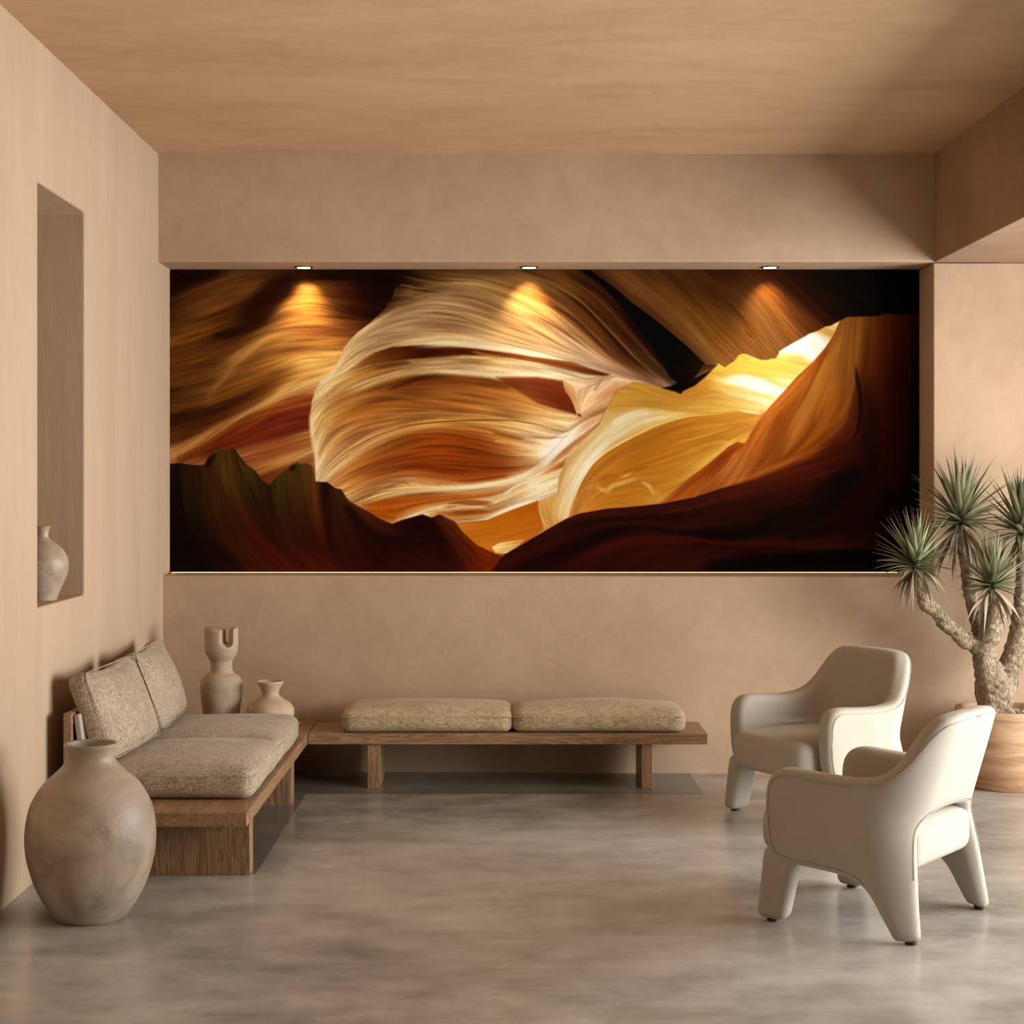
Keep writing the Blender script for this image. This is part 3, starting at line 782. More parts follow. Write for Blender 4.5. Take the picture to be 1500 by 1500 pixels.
 '1195,535,a05014 1165,565,b86820 1135,600,b8641c 1112,632,b06020 1095,660,a85c24 1070,700,a45c24 1050,724,9c5420',
 '1180,575,94501a 1160,610,8a4210 1148,640,844010 1130,670,8c4816 1105,698,904c18',
 '1100,650,b0641f 1080,685,b87034 1060,710,9c5420 1045,726,985020',
 '1085,655,8a3c0c 1060,668,8a3a0a 1030,697,9c4a0f 1000,718,a04c14 985,730,b46420',
 '1070,668,8a3c10 1050,690,984814 1030,712,a45a20 1020,726,a45a20',
 '1258,468,84501c 1254,520,84501c 1246,570,7c4414 1226,615,80440f 1190,648,84440f 1150,678,7a380c 1120,695,6a2c0a',
 '1245,470,844e1c 1238,520,8c5420 1225,570,8c5018 1205,620,8c4c14 1170,660,844410',
 '1275,470,6a3a10 1272,530,5c2a0e 1262,580,48190a 1252,630,44160c 1210,660,4a1808',
 '1300,470,582a0c 1305,540,44190a 1310,620,341008 1300,700,300f08 1270,760,260c06',
 '1325,470,4a1e08 1330,560,300f06 1330,700,240a05',
 '1345,470,2c0c04 1345,560,1c0804 1345,700,0c0402 1340,800,080302',
 '1266,560,34120a 1275,620,260c08 1272,680,180c07 1255,730,100a06 1230,770,0c0805'], dict(amp=.13, soft=1.0, L=30)),
('S', '1240,480,a8702c 1222,530,b0742c 1200,580,b8782c 1175,625,b87830 1150,668,a8642a 1138,680,a05a20', dict(w=3, op=.4, soft=6)),
('S', '1150,600,7a3a0c 1135,635,7c3c0e 1118,668,843f10', dict(w=5, op=.45, soft=6)),
('S', '1120,625,c88038 1098,665,c07830 1075,705,b06c2c', dict(w=2, op=.5, soft=3)),
('S', '1212,512,c07828 1185,545,c87828 1155,580,d08838 1130,605,c87c2c 1110,630,c07428', dict(w=1.5, op=.5, soft=2.5)),
('S', '1222,505,5a2c0a 1207,530,6a300c 1190,565,6a300a 1172,600,7a3c10', dict(w=2.5, op=.5, soft=3)),
('S', '1088,652,d08c40 1070,680,c88438 1050,700,b87430 1028,722,c8843c', dict(w=1.2, op=.6, soft=1.6)),
('S', '1200,600,5a2808 1185,640,683008 1160,668,6a300a', dict(w=2, op=.3, soft=4)),
('S', '1256,530,2c1006 1259,555,180a05 1264,585,120a06 1263,615,140a05 1256,640,180c06 1246,652,240c06', dict(w=3.5, op=.8, soft=3)),
('S', '1244,655,100806 1238,680,0c0a06 1238,710,0c0a06 1246,735,0e0a05', dict(w=14, op=.6, soft=12)),
('S', '1060,707,c88444 1100,700,a45a20 1140,684,b06c2c 1180,668,9a5418 1225,650,843c10', dict(w=2, op=.6, soft=5)),
# dark foreground wave
('L', '712,842 740,813 770,796 800,778 830,761 850,753 890,746 940,742 975,738 1020,729 1060,716 1110,702 1150,688 1190,670 1232,654 1262,650 1290,700 1345,750 1380,800 1380,860 712,860', [
 '800,781,3a1006 850,758,3c1008 920,750,341008 980,746,30100a 1050,728,3a1208 1100,714,40140a 1160,694,481608 1220,676,3c120a 1250,668,2c0c06',
 '740,825,2a0a06 800,795,2c0a06 860,775,2a0a06 930,766,2c0c08 1000,772,300f08 1060,755,240a06 1120,738,2c0c08 1180,725,2c0c08',
 '830,775,1c0604 880,764,1a0704 940,758,240a06 1000,757,1c0906 1060,742,280c06',
 '760,835,1c0604 830,805,180504 890,780,0e0402 940,770,140604 1020,784,0c0604 1080,786,0c0604 1140,770,160c04 1200,742,140a05 1245,700,0a0805',
 '850,828,280804 890,805,380c06 940,790,3a0c06 1010,791,380e08 1060,796,300c06 1150,798,34120a 1250,795,34140a 1290,790,200a05',
 '880,836,200604 920,812,280a05 970,800,300a06 1040,800,240a06',
 '950,835,280a05 1010,815,2c0c06 1080,806,200806 1150,804,1c0a06',
 '1050,835,080302 1150,820,060403 1250,815,060403 1345,830,040202',
 '1160,790,140a05 1210,775,1c0a06 1250,745,200a05 1285,715,240c06',
 '1130,760,100a05 1180,752,1a0a05 1220,720,200b06',
 '1250,785,200c06 1300,760,180805 1345,740,0c0503'], dict(amp=.16, soft2=(1050, .8, 1240, 12), L=34)),
('S', '950,788,4a1008 1000,788,481208 1060,796,3c1008 1120,798,3c140a 1250,797,3c160a', dict(w=1.5, op=.6, soft=3)),
('S', '960,756,5a1c0a 1040,738,5a1c0c 1100,718,64240c', dict(w=1, op=.4, soft=3)),
# dark foreground rock, left
('L', '240,681 262,679 285,682 299,682 306,671 320,660 330,660 342,656 350,668 360,680 374,690 385,705 394,711 405,700 420,688 435,678 439,680 456,681 463,706 480,707 492,716 500,717 512,735 540,750 560,762 575,768 590,762 620,754 633,759 645,754 655,759 668,765 680,781 700,799 727,812 738,815 712,850 240,850', [
 '250,690,1c0e04 258,740,160a04 275,800,0e0604 300,838,0c0503',
 '275,690,2a1806 280,740,20140a 305,800,1a0a05 345,836,1c0804',
 '300,690,3a2208 308,740,38200a 335,790,301406 385,836,3c1204',
 '330,668,4a3412 333,700,4c3210 345,740,3c200a 375,790,380f04 430,836,401204',
 '352,690,40300f 372,735,2c1808 400,785,2c0c04 450,836,401004',
 '390,716,2c1c0a 395,755,2a1408 425,805,30100a 470,836,441206',
 '410,705,40300f 412,750,34200c 440,800,30100a 490,836,3c1006',
 '440,686,503a14 446,730,44280e 458,780,381206 500,832,380e05',
 '456,690,4c300f 462,730,502c10 470,765,481c0a 482,805,300c06 510,836,300b05',
 '475,712,1c0804 476,750,240f05 482,795,1a0804 500,830,280a05',
 '487,722,3a200a 495,760,34140a 515,810,2c0a06 540,836,2c0a04',
 '512,745,1a0a04 530,775,200a05 560,815,200805 600,836,2c0a04',
 '505,728,44240e 530,748,4a240c 555,764,40180a 590,775,280a05',
 '590,770,1c0604 630,775,1c0604 650,805,240805 670,834,340a04',
 '655,768,38140a 680,795,481808 705,825,501a06',
 '658,764,64300f 675,782,6c2c0a 700,805,682404 722,824,642004',
 '560,790,200805 620,800,200805 640,836,2c0a04'], dict(amp=.16, soft=.9, L=30, ex=2.0)),
('S', '456,683,7a5424 461,715,6a4018 465,745,5a2c10 474,780,401808', dict(w=1.2, op=.6, soft=1.6)),
('S', '300,686,120803 308,674,140903 318,664,1c0e04', dict(w=5, op=.7, soft=4)),
('S', '342,658,2a1a06 350,670,2a1a08 360,684,20120a', dict(w=2, op=.5, soft=2)),
('S', '424,690,180c04 434,682,140803', dict(w=5, op=.7, soft=3)),
('S', '302,700,140a04 306,740,140a04 325,790,140805', dict(w=2, op=.4, soft=3)),
('S', '362,700,1c1006 376,740,1a0c06 402,785,200a05', dict(w=2, op=.4, soft=3)),
('S', '505,728,7a4a20 520,740,6a3414 540,752,5a2810', dict(w=1, op=.6, soft=1.5)),
# black wedge and overhang
('L', '850,380 868,396 900,420 930,445 960,467 985,487 1010,508 1030,528 1042,538 1053,535 1036,553 1020,566 1000,575 985,573 972,569 985,566 995,561 983,553 975,535 955,505 930,472 905,442 880,416 858,402 840,385', [
 '870,405,0a0603 930,460,060505 990,530,050505', '1000,560,060403 1030,545,1c0e05'], dict(amp=.05, soft=1.6)),
('L', '1018,556 1026,546 1034,534 1054,535 1046,542 1030,550', ['1020,553,4a3018 1035,546,8a6034 1052,537,5a3818', '1030,540,3a2410 1045,536,2a1808'], dict(amp=.2, soft=1.0)),
('L', '862,380 1400,380 1400,459 1345,459 1320,461 1300,460 1290,464 1245,465 1235,470 1220,478 1213,479 1200,486 1190,489 1180,495 1165,503 1150,512 1145,515 1143,520 1139,526 1133,526 1128,528 1118,528 1110,525 1095,519 1091,519 1085,521 1078,530 1070,535 1065,539 1055,533 1050,535 1040,535 1030,528 1010,508 985,487 960,467 930,445 900,420 868,397', [
 '875,400,3c200a 930,440,4a2a10 990,486,4a280e 1040,532,5a3418',
 '885,398,5a3418 940,438,543014 1000,487,543014 1048,532,6a4220',
 '905,398,5a3418 955,436,6e4420 1005,480,6a4420 1060,534,9a6428',
 '940,398,4c2a0c 1000,450,5c3814 1050,500,6a4014 1078,526,98602a',
 '975,398,4a280c 1030,445,54300f 1070,485,6a4014 1100,518,94602a',
 '1010,398,3c1e08 1055,438,44240a 1090,475,6a4018 1130,522,8a5828',
 '1045,398,341606 1085,428,4a2810 1115,460,6a4420 1145,510,7a4c22',
 '1075,398,301405 1115,430,54300f 1150,470,70441f 1175,497,7a441c',
 '1110,398,341606 1150,432,4a260c 1180,465,5a3012 1205,483,5a2c12',
 '1140,398,281004 1180,435,301406 1220,475,2c1206',
 '1160,398,1c0c04 1200,438,1c0c05 1235,466,140a05',
 '1200,398,100904 1250,432,0e0a05 1300,456,0a0704',
 '1240,398,0c0704 1290,435,0a0704 1345,455,050402', '1290,398,060503 1345,420,040303'], dict(amp=.16, soft=1.0, L=34)),
('S', '895,405,7a5028 950,442,7a5028 1000,484,7c5028 1040,520,8a5c30', dict(w=1, op=.5, soft=1.4)),
('S', '920,400,7a5028 970,440,6e4824 1010,478,70481f', dict(w=1, op=.4, soft=1.4)),
('S', '1093,484,4a240c 1105,496,4a240c', dict(w=1.2, op=.6, soft=1.2)),
('S', '1100,528,c88848 1085,521,b07838', dict(w=1, op=.3, soft=1.5)),
('S', '1230,420,1c1006 1280,450,1c1006', dict(w=1, op=.4, soft=1.5)),
]

# ---------------------------------------------------------------- print
def build_print():
    a = paint_mural()
    H, W = a.shape[:2]
    lin = np.where(a <= .04045, a / 12.92, ((a + .055) / 1.055) ** 2.4)
    lin = np.clip(PRINT_GAIN * lin ** 1.01, 0, .93)
    x0, x1 = XL + .001, XR - .0015
    z0, z1 = ZL + .005, ZS - .003
    xs = np.linspace(x0, x1, W + 1); zs = np.linspace(z1, z0, H + 1)
    XX, ZZ = np.meshgrid(xs, zs)
    n = (W + 1) * (H + 1)
    v = np.stack([XX.ravel(), np.full(n, YM), ZZ.ravel()], 1)
    i = np.arange(H)[:, None] * (W + 1) + np.arange(W)[None, :]
    q = np.stack([i, i + W + 1, i + W + 2, i + 1], 2).reshape(-1, 4)
    # thickness of the board
    c = [0, W, H * (W + 1) + W, H * (W + 1)]
    bv = np.array([(xs[0], YM + .02, zs[0]), (xs[-1], YM + .02, zs[0]), (xs[-1], YM + .02, zs[-1]), (xs[0], YM + .02, zs[-1])])
    v = np.vstack([v, bv])
    side = [(c[0], c[1], n + 1, n), (c[1], c[2], n + 2, n + 1), (c[2], c[3], n + 3, n + 2), (c[3], c[0], n, n + 3), (n, n + 1, n + 2, n + 3)]
    q = np.vstack([q, np.array(side)])
    me = bpy.data.meshes.new('canyon_mural')
    me.vertices.add(len(v)); me.vertices.foreach_set('co', v.ravel())
    me.loops.add(q.size); me.loops.foreach_set('vertex_index', q.ravel())
    me.polygons.add(len(q)); me.polygons.foreach_set('loop_start', np.arange(0, q.size, 4)); me.polygons.foreach_set('loop_total', np.full(len(q), 4))
    me.update(calc_edges=True)
    at = me.attributes.new('print_colour', 'FLOAT_COLOR', 'POINT')
    P4 = np.pad(lin, ((0, 1), (0, 1), (0, 0)), mode='edge').reshape(-1, 3)
    cols = np.ones((len(v), 4)); cols[:n, :3] = P4; cols[n:, :3] = .02
    at.data.foreach_set('color', cols.ravel().astype(np.float32))
    o = link_mesh('canyon_mural', me, M_print)
    tag(o, 'panoramic orange sandstone canyon print filling the lit recess of the back wall', 'wall art')
PRINT_GAIN = np.array([.97, .98, 1.0])
build_print()

# slim warm light strip lying along the foot of the print
st = thing('light_strip', 'slim warm light strip on the ledge along the foot of the canyon print', 'light strip', ((XL + XR) / 2, YM - .018, ZL + .004))
obj('channel', bx(-1.93, 1.93, -.028, .012, 0, .003), M_ring, st)
obj('diffuser', bx(-1.955, 1.955, -.045, .014, .003, .0045), M_strip, st, bevel=.0008)

# recessed spot lamps in the soffit
for px, nm in ((445, 'left'), (775, 'middle'), (1128, 'right')):
    y = 8.69; x = (px - CX) / F * y
    t = thing('recessed_spotlight', {'left': 'small recessed spotlight above the left end of the canyon print',
        'middle': 'small recessed spotlight above the middle of the canyon print', 'right': 'small recessed spotlight above the right end of the canyon print'}[nm],
        'light', (x, y, ZS), 0, 'recessed spotlights over the canyon print')
    obj('trim_ring', lathe([(.036, -.001), (.037, -.006), (.046, -.006), (.048, -.001), (.048, .002), (.036, .002)], 40), M_ring, t, smooth=True)
    obj('lens', lathe([(0, -.006), (.034, -.0055), (.036, -.001), (0, -.0005)], 40), M_lamp, t, smooth=True)
    L = bpy.data.lights.new('spot_beam', 'SPOT'); L.energy = SPOT_E; L.color = (1, .80, .52); L.spot_size = R_SPOT; L.spot_blend = .85; L.shadow_soft_size = .02
    lo = bpy.data.objects.new('spot_beam', L); C.objects.link(lo); lo.parent = t; lo.location = (0, 0, -.012); lo.rotation_euler = (math.radians(25), 0, 0)

# ---------------------------------------------------------------- cushions
def cushion_bm(w, d, h, r=.05, dome=.02, n=26, sag=0.0, seed=0, puff=0.012):
    """soft block centred on its base: w (x) by d (y) by h (z)"""
    rnd = random.Random(seed); ph = [rnd.uniform(0, 6.28) for _ in range(8)]
    bm = bmesh.new(); bmesh.ops.create_cube(bm, size=2.0)
    bmesh.ops.subdivide_edges(bm, edges=bm.edges[:], cuts=n, use_grid_fill=True)
    for v in bm.verts:
        u = v.co.copy()
        hx, hy, hz = w / 2, d / 2, h / 2
        # spread the grid so that the rounded rim gets points
        p = [math.copysign(abs(c) ** .72, c) for c in u]
        q = Vector((p[0] * hx, p[1] * hy, p[2] * hz))
        inner = Vector((max(-hx + r, min(hx - r, q.x)), max(-hy + r, min(hy - r, q.y)), max(-hz + r * .9, min(hz - r * .9, q.z))))
        dlt = q - inner
        if dlt.length > 1e-9:
            q = inner + dlt.normalized() * min(r, max(abs(dlt.x), abs(dlt.y), abs(dlt.z)) if dlt.length else r)
        fx, fy = 1 - abs(p[0]) ** 2.4, 1 - abs(p[1]) ** 2.4
        if p[2] > 0: q.z += dome * fx * fy * p[2]
        else: q.z -= sag * fx * fy * -p[2]
        # the sides belly out between the two seams
        bz = 1 - p[2] ** 2
        q.x += math.copysign(puff * bz * fy ** .5, q.x) * (abs(p[0]) ** 6)
        q.y += math.copysign(puff * bz * fx ** .5, q.y) * (abs(p[1]) ** 6)
        q.z += .0025 * math.sin(9 * q.x + ph[0]) * math.sin(8 * q.y + ph[1]) * (1 if p[2] > 0 else 0)
        q.x += .002 * math.sin(14 * q.y + ph[2]) ; q.y += .002 * math.sin(13 * q.x + ph[3])
        q.z += hz
        v.co = q
    return bm
def seam_loop(w, d, z, r, rad=.0028, puff=.0):
    """thin welt running round the block at height z"""
    pts = []
    hx, hy = w / 2 + puff, d / 2 + puff
    for cx, cy, a0 in ((hx - r, hy - r, 0), (-hx + r, hy - r, PI / 2), (-hx + r, -hy + r, PI), (hx - r, -hy + r, 1.5 * PI)):
        for k in range(7):
            a = a0 + k * PI / 12; pts.append((cx + r * math.cos(a), cy + r * math.sin(a), z))
    return tube(pts, [rad] * len(pts), 6, True)
def tube(pts, rad, n=8, closed=False):
    bm = bmesh.new(); rings = []; m = len(pts)
    up = Vector((0, 0, 1))
    for i, p in enumerate(pts):
        p = Vector(p)
        a = Vector(pts[(i - 1) % m]) if (closed or i > 0) else p
        b = Vector(pts[(i + 1) % m]) if (closed or i < m - 1) else p
        t = (b - a).normalized()
        s = t.cross(up)
        if s.length < 1e-3: s = t.cross(Vector((1, 0, 0)))
        s.normalize(); q = s.cross(t).normalized()
        rings.append([bm.verts.new(p + (s * math.cos(2 * PI * k / n) + q * math.sin(2 * PI * k / n)) * rad[i]) for k in range(n)])
    for i in range(m if closed else m - 1):
        A, B = rings[i], rings[(i + 1) % m]
        for k in range(n): bm.faces.new((A[k], A[(k + 1) % n], B[(k + 1) % n], B[k]))
    if not closed:
        bm.faces.new(rings[0][::-1]); bm.faces.new(rings[-1])
    return bm

# ---------------------------------------------------------------- corner sofa and bench
TP = .268                                    # top of the platforms
TH = .053
sofa = thing('platform_sofa', 'low oak platform sofa base with panel legs and back board along the left wall', 'sofa', (0, 0, 0))
obj('platform', bx(-1.645, -.944, 6.19, 8.612, TP - TH, TP), M_wood_y, sofa, bevel=.003)
obj('leg_panel', bx(-1.62, -.956, 6.345, 6.43, .0, TP - TH), M_wood_z, sofa, bevel=.003)
obj('leg_panel', bx(-1.62, -.968, 7.70, 7.80, .0, TP - TH), M_wood_z, sofa, bevel=.003)
obj('back_board', bx(-1.678, -1.646, 6.40, 8.02, .12, .605), M_wood_y, sofa, bevel=.003)
lb = obj('leaning_back_panel', hexa([(-1.60, 6.42, TP), (-1.575, 6.42, TP), (-1.575, 7.98, TP), (-1.60, 7.98, TP),
                               (-1.645, 6.42, .595), (-1.622, 6.42, .6), (-1.622, 7.98, .6), (-1.645, 7.98, .595)]), M_velvet, sofa, bevel=.006)
lb['label'] = 'fabric covered leaning back panel'

bench = thing('low_bench', 'long low oak bench with three plank legs against the back wall under the print', 'bench', (0, 0, 0))
obj('seat_slab', bx(-.941, 1.0, 8.12, 8.515, TP - TH, TP), M_wood_x, bench, bevel=.003)
obj('leg', bx(-.653, -.593, 8.135, 8.49, 0, TP - TH), M_wood_z, bench, bevel=.002)
obj('leg', bx(.68, .732, 8.135, 8.49, 0, TP - TH), M_wood_z, bench, bevel=.002)
bench['label'] = 'long low oak bench with two plank legs against the back wall under the print'

def cushion(name, w, d, h, r, dome, m, label, cat, loc, rot, group, seed, seams=(.5,), puff=.012):
    t = thing(name, label, cat, loc, 0, group); t.rotation_euler = rot
    obj('cover', cushion_bm(w, d, h, r, dome, seed=seed, puff=puff), m, t, smooth=True)
    for s in seams:
        obj('seam', seam_loop(w, d, h * s, r, .0022, puff * (4 * s * (1 - s)) * .8 - .0005), m, t, smooth=True)
    return t
G = 'seat cushions of the platform sofa'
cushion('seat_cushion', .605, .735, .125, .042, .030, M_tweed, 'front seat cushion of the platform sofa, nearest the camera, in brown beige tweed', 'cushion', (-1.262, 6.80, TP), (0, 0, 0), G, 1, (.72,))
cushion('seat_cushion', .605, .735, .125, .042, .030, M_tweed, 'rear seat cushion of the platform sofa, just in front of the two corner vases', 'cushion', (-1.262, 7.542, TP), (0, 0, 0), G, 2, (.72,))
G = 'long cushions on the low bench'
bc = cushion('bench_cushion', .822, .37, .112, .036, .030, M_tweed_b, 'left of the two long tweed cushions on the low bench', 'cushion', (-.366, 8.325, TP), (0, 0, 0), G, 3, (.7,))
cushion('bench_cushion', .832, .37, .112, .036, .030, M_tweed_b, 'right of the two long tweed cushions on the low bench', 'cushion', (.474, 8.325, TP), (0, 0, 0), G, 4, (.7,))
# back cushions lean against the board: local z is the thickness, x runs up
G = 'upright back cushions of the platform sofa'
def back_cushion(y, label, seed, dl, hw, yaw):
    th = math.radians(69)
    t = thing('back_cushion', label, 'cushion', (-1.553, y, .398), math.radians(yaw), G)
    bm = cushion_bm(.345, dl, .095, .036, .052, seed=seed, puff=.010)
    for v in bm.verts:
        v.co.x += .17                         # base edge at the origin
        k = max(0, (v.co.x - .17) / .17); e = abs(v.co.y) / (dl / 2)
        v.co.x += .014 * k * (e ** 5) - .016 * k * (1 - e * e)
        v.co.z += .006 * math.sin(7 * v.co.x + seed) * math.sin(6 * v.co.y + seed)
    sm = seam_loop(.345, dl, .100 * .86, .040, .0022, .003)
    for v in sm.verts: v.co.x += .17
    for b_, nm in ((bm, 'cover'), (sm, 'seam')):
        bmesh.ops.rotate(b_, verts=b_.verts[:], cent=(0, 0, 0), matrix=Matrix.Rotation(PI, 3, 'Z'))
        bmesh.ops.rotate(b_, verts=b_.verts[:], cent=(0, 0, 0), matrix=Matrix.Rotation(th, 3, 'Y'))
        obj(nm, b_, M_tweed, t, smooth=True)
    return t
back_cushion(6.795, 'nearer upright tweed back cushion of the platform sofa, behind the big floor vase', 5, .67, 0, -3.0)
back_cushion(7.56, 'farther upright tweed back cushion of the platform sofa, beside the tall clay vase', 6, .71, 0, 2.5)

# ---------------------------------------------------------------- vases
def vase(name, label, prof_px, scale, zfoot_py, m, loc, wall=.010, wob=.004, seed=1, lip=None, n=72, parts=True):
    """profile given as (pixel row, pixel radius) from the rim down, turned into metres"""
    pr = [(r / scale, (zfoot_py - y) / scale) for y, r in prof_px][::-1]
    outer = spline_prof(pr, 7)
    inner = [(max(r - wall, .001), z) for r, z in outer if z > .03][::-1]
    top_r, top_z = outer[-1]
    prof = [(0, 0)] + outer + [(top_r - wall * .5, top_z + wall * .25)] + inner + [(0, inner[-1][1])]
    t = thing(name, label, 'vase', loc)
    bm = lathe(prof, n, wob, seed)
    obj('body', bm, m, t, smooth=True)
    return t
big = [(1089, 39), (1093, 38.2), (1099, 36), (1107, 35), (1114, 36.5), (1121, 41), (1128, 48), (1136, 57), (1146, 68), (1160, 78), (1178, 87), (1200, 92), (1224, 94), (1250, 92), (1275, 86), (1298, 77.5), (1318, 67), (1332, 58.5), (1340, 52.5), (1343.6, 48)]
v = vase('floor_vase', 'huge egg-shaped clay vase standing on the floor by the left wall', big, 427, 1343.6, M_clay, (-1.409, 5.735, 0), wall=.012, wob=.0035, seed=3)
rp = [(987.5, 19), (990, 18.8), (995, 16), (1001, 13), (1006, 12.2), (1010, 14.5), (1014, 20.5), (1019, 28.5), (1026, 34), (1033, 35.2), (1042, 33.5), (1050, 29), (1057, 23), (1063, 18)]
vase('round_vase', 'squat round clay vase with flared rim beside the tall horned vase', rp, 300, 1063, M_clay3, (-1.128, 8.15, TP), wall=.005, wob=.004, seed=5, n=56)
npf = [(770, 12.2), (773, 10.6), (779, 9), (786, 9.2), (791, 14), (797, 22), (805, 30), (816, 36), (828, 37.5), (842, 35), (856, 29), (867, 24), (875, 21.5), (878, 21)]
vase('niche_vase', 'small grey clay vase standing in the tall wall niche', npf, 366, 878, M_clay4, (-1.835, 6.68, 1.02), wall=.006, wob=.006, seed=8, n=48)

def tall_vase():
    s = 7.5 * 297.0; cxp = 353.0; z0 = 1335.0     # crop units -> metres
    pr = [(0, 1345), (140, 1335), (168, 1280), (186, 1200), (200, 1140), (217, 1020), (228, 900), (229, 840), (220, 780), (186, 733), (140, 706), (120, 675), (117, 630), (119, 575), (134, 548), (160, 510), (178, 450), (184, 380), (184, 150)]
    zs = np.array([(z0 - y) / s for r, y in pr]); rs = np.array([r / s for r, y in pr])
    def fn(x, y, z):
        R = np.hypot(x, y)
        rr = np.interp(z, zs, rs)
        sl = .85
        d = (R - rr) * sl
        d = np.maximum(d, -z)                                         # flat foot
        def smax(a, c, k): return -smin(-a, -c, k)
        xs_ = x * s
        # the two horns: the left one rounded off, the right one rising to a point
        top = np.where(xs_ < 50, 198 + np.maximum(0, xs_ + 110) * .22, 216 - (xs_ - 76) * .22)
        d = smax(d, z - (z0 - top) / s, .016)
        # gap between the horns, right through, rounded at its foot
        cxs, hw = 52 / s, 30 / s
        zc = (z0 - 385) / s + hw
        gap = np.where(z > zc, np.abs(x - cxs) - hw, np.hypot(x - cxs, z - zc) - hw)
        d = smax(d, -gap, .009)
        # hollow of the right horn, open to the front
        zc = (z0 - 412) / s + .022
        r2 = np.where(y < -70 / s, np.abs(x - 90 / s), np.hypot(x - 90 / s, y + 70 / s))
        hol = np.where(z > zc, r2 - 47 / s, np.hypot(r2, z - zc) - 47 / s)
        d = smax(d, -hol, .008)
        return d
    lo, hi = (-.12, -.12, -.01), (.12, .12, .56)
    t = thing('horned_vase', 'tall clay vase with a notched two-horned top in the corner behind the sofa cushions', 'vase', (-1.378, 8.22, TP))
    net_obj('body', fn, lo, hi, .0035, M_clay2, t, relax=5)
tall_vase()

# ---------------------------------------------------------------- armchairs
def outline_sdf(poly, s, z):
    """signed distance to a 2-D outline, through a fine lookup grid"""
    g = .004
    s0, s1, z0, z1 = -1.1, 1.1, -.15, .9
    xs = np.arange(s0, s1, g); ys = np.arange(z0, z1, g)
    GX, GY = np.meshgrid(xs, ys)
    sd = -poly_sd([(p[0], p[1]) for p in poly], GX, GY)
    fx = np.clip((s - s0) / g, 0, len(xs) - 1.001); fy = np.clip((z - z0) / g, 0, len(ys) - 1.001)
    ix, iy = fx.astype(int), fy.astype(int); fx -= ix; fy -= iy
    return (sd[iy, ix] * (1 - fx) + sd[iy, ix + 1] * fx) * (1 - fy) + (sd[iy + 1, ix] * (1 - fx) + sd[iy + 1, ix + 1] * fx) * fy
def half_smooth(pts, n=5):
    return [tuple(p) for p in spline2(pts, n)]
def spline2(pts, n=6):
    out = []
    P_ = [tuple(2 * a - b for a, b in zip(pts[0], pts[1]))] + list(pts) + [tuple(2 * a - b for a, b in zip(pts[-1], pts[-2]))]
    for i in range(len(pts) - 1):
        a, b, c, d = [np.array(q, float) for q in P_[i:i + 4]]
        for k in range(n):
            t = k / n
            out.append(tuple(.5 * ((2 * b) + (-a + c) * t + (2 * a - 5 * b + 4 * c - d) * t * t + (-a + 3 * b - 3 * c + d) * t ** 3)))
    out.append(tuple(pts[-1])); return out
YA = .25                                        # front face of the arms
def glide(x, y, parent):
    bm = bmesh.new(); bmesh.ops.create_cone(bm, cap_ends=True, segments=20, radius1=.020, radius2=.020, depth=.012)
    for v in bm.verts: v.co += Vector((x, y, .006))
    obj('foot_glide', bm, M_glide, parent)
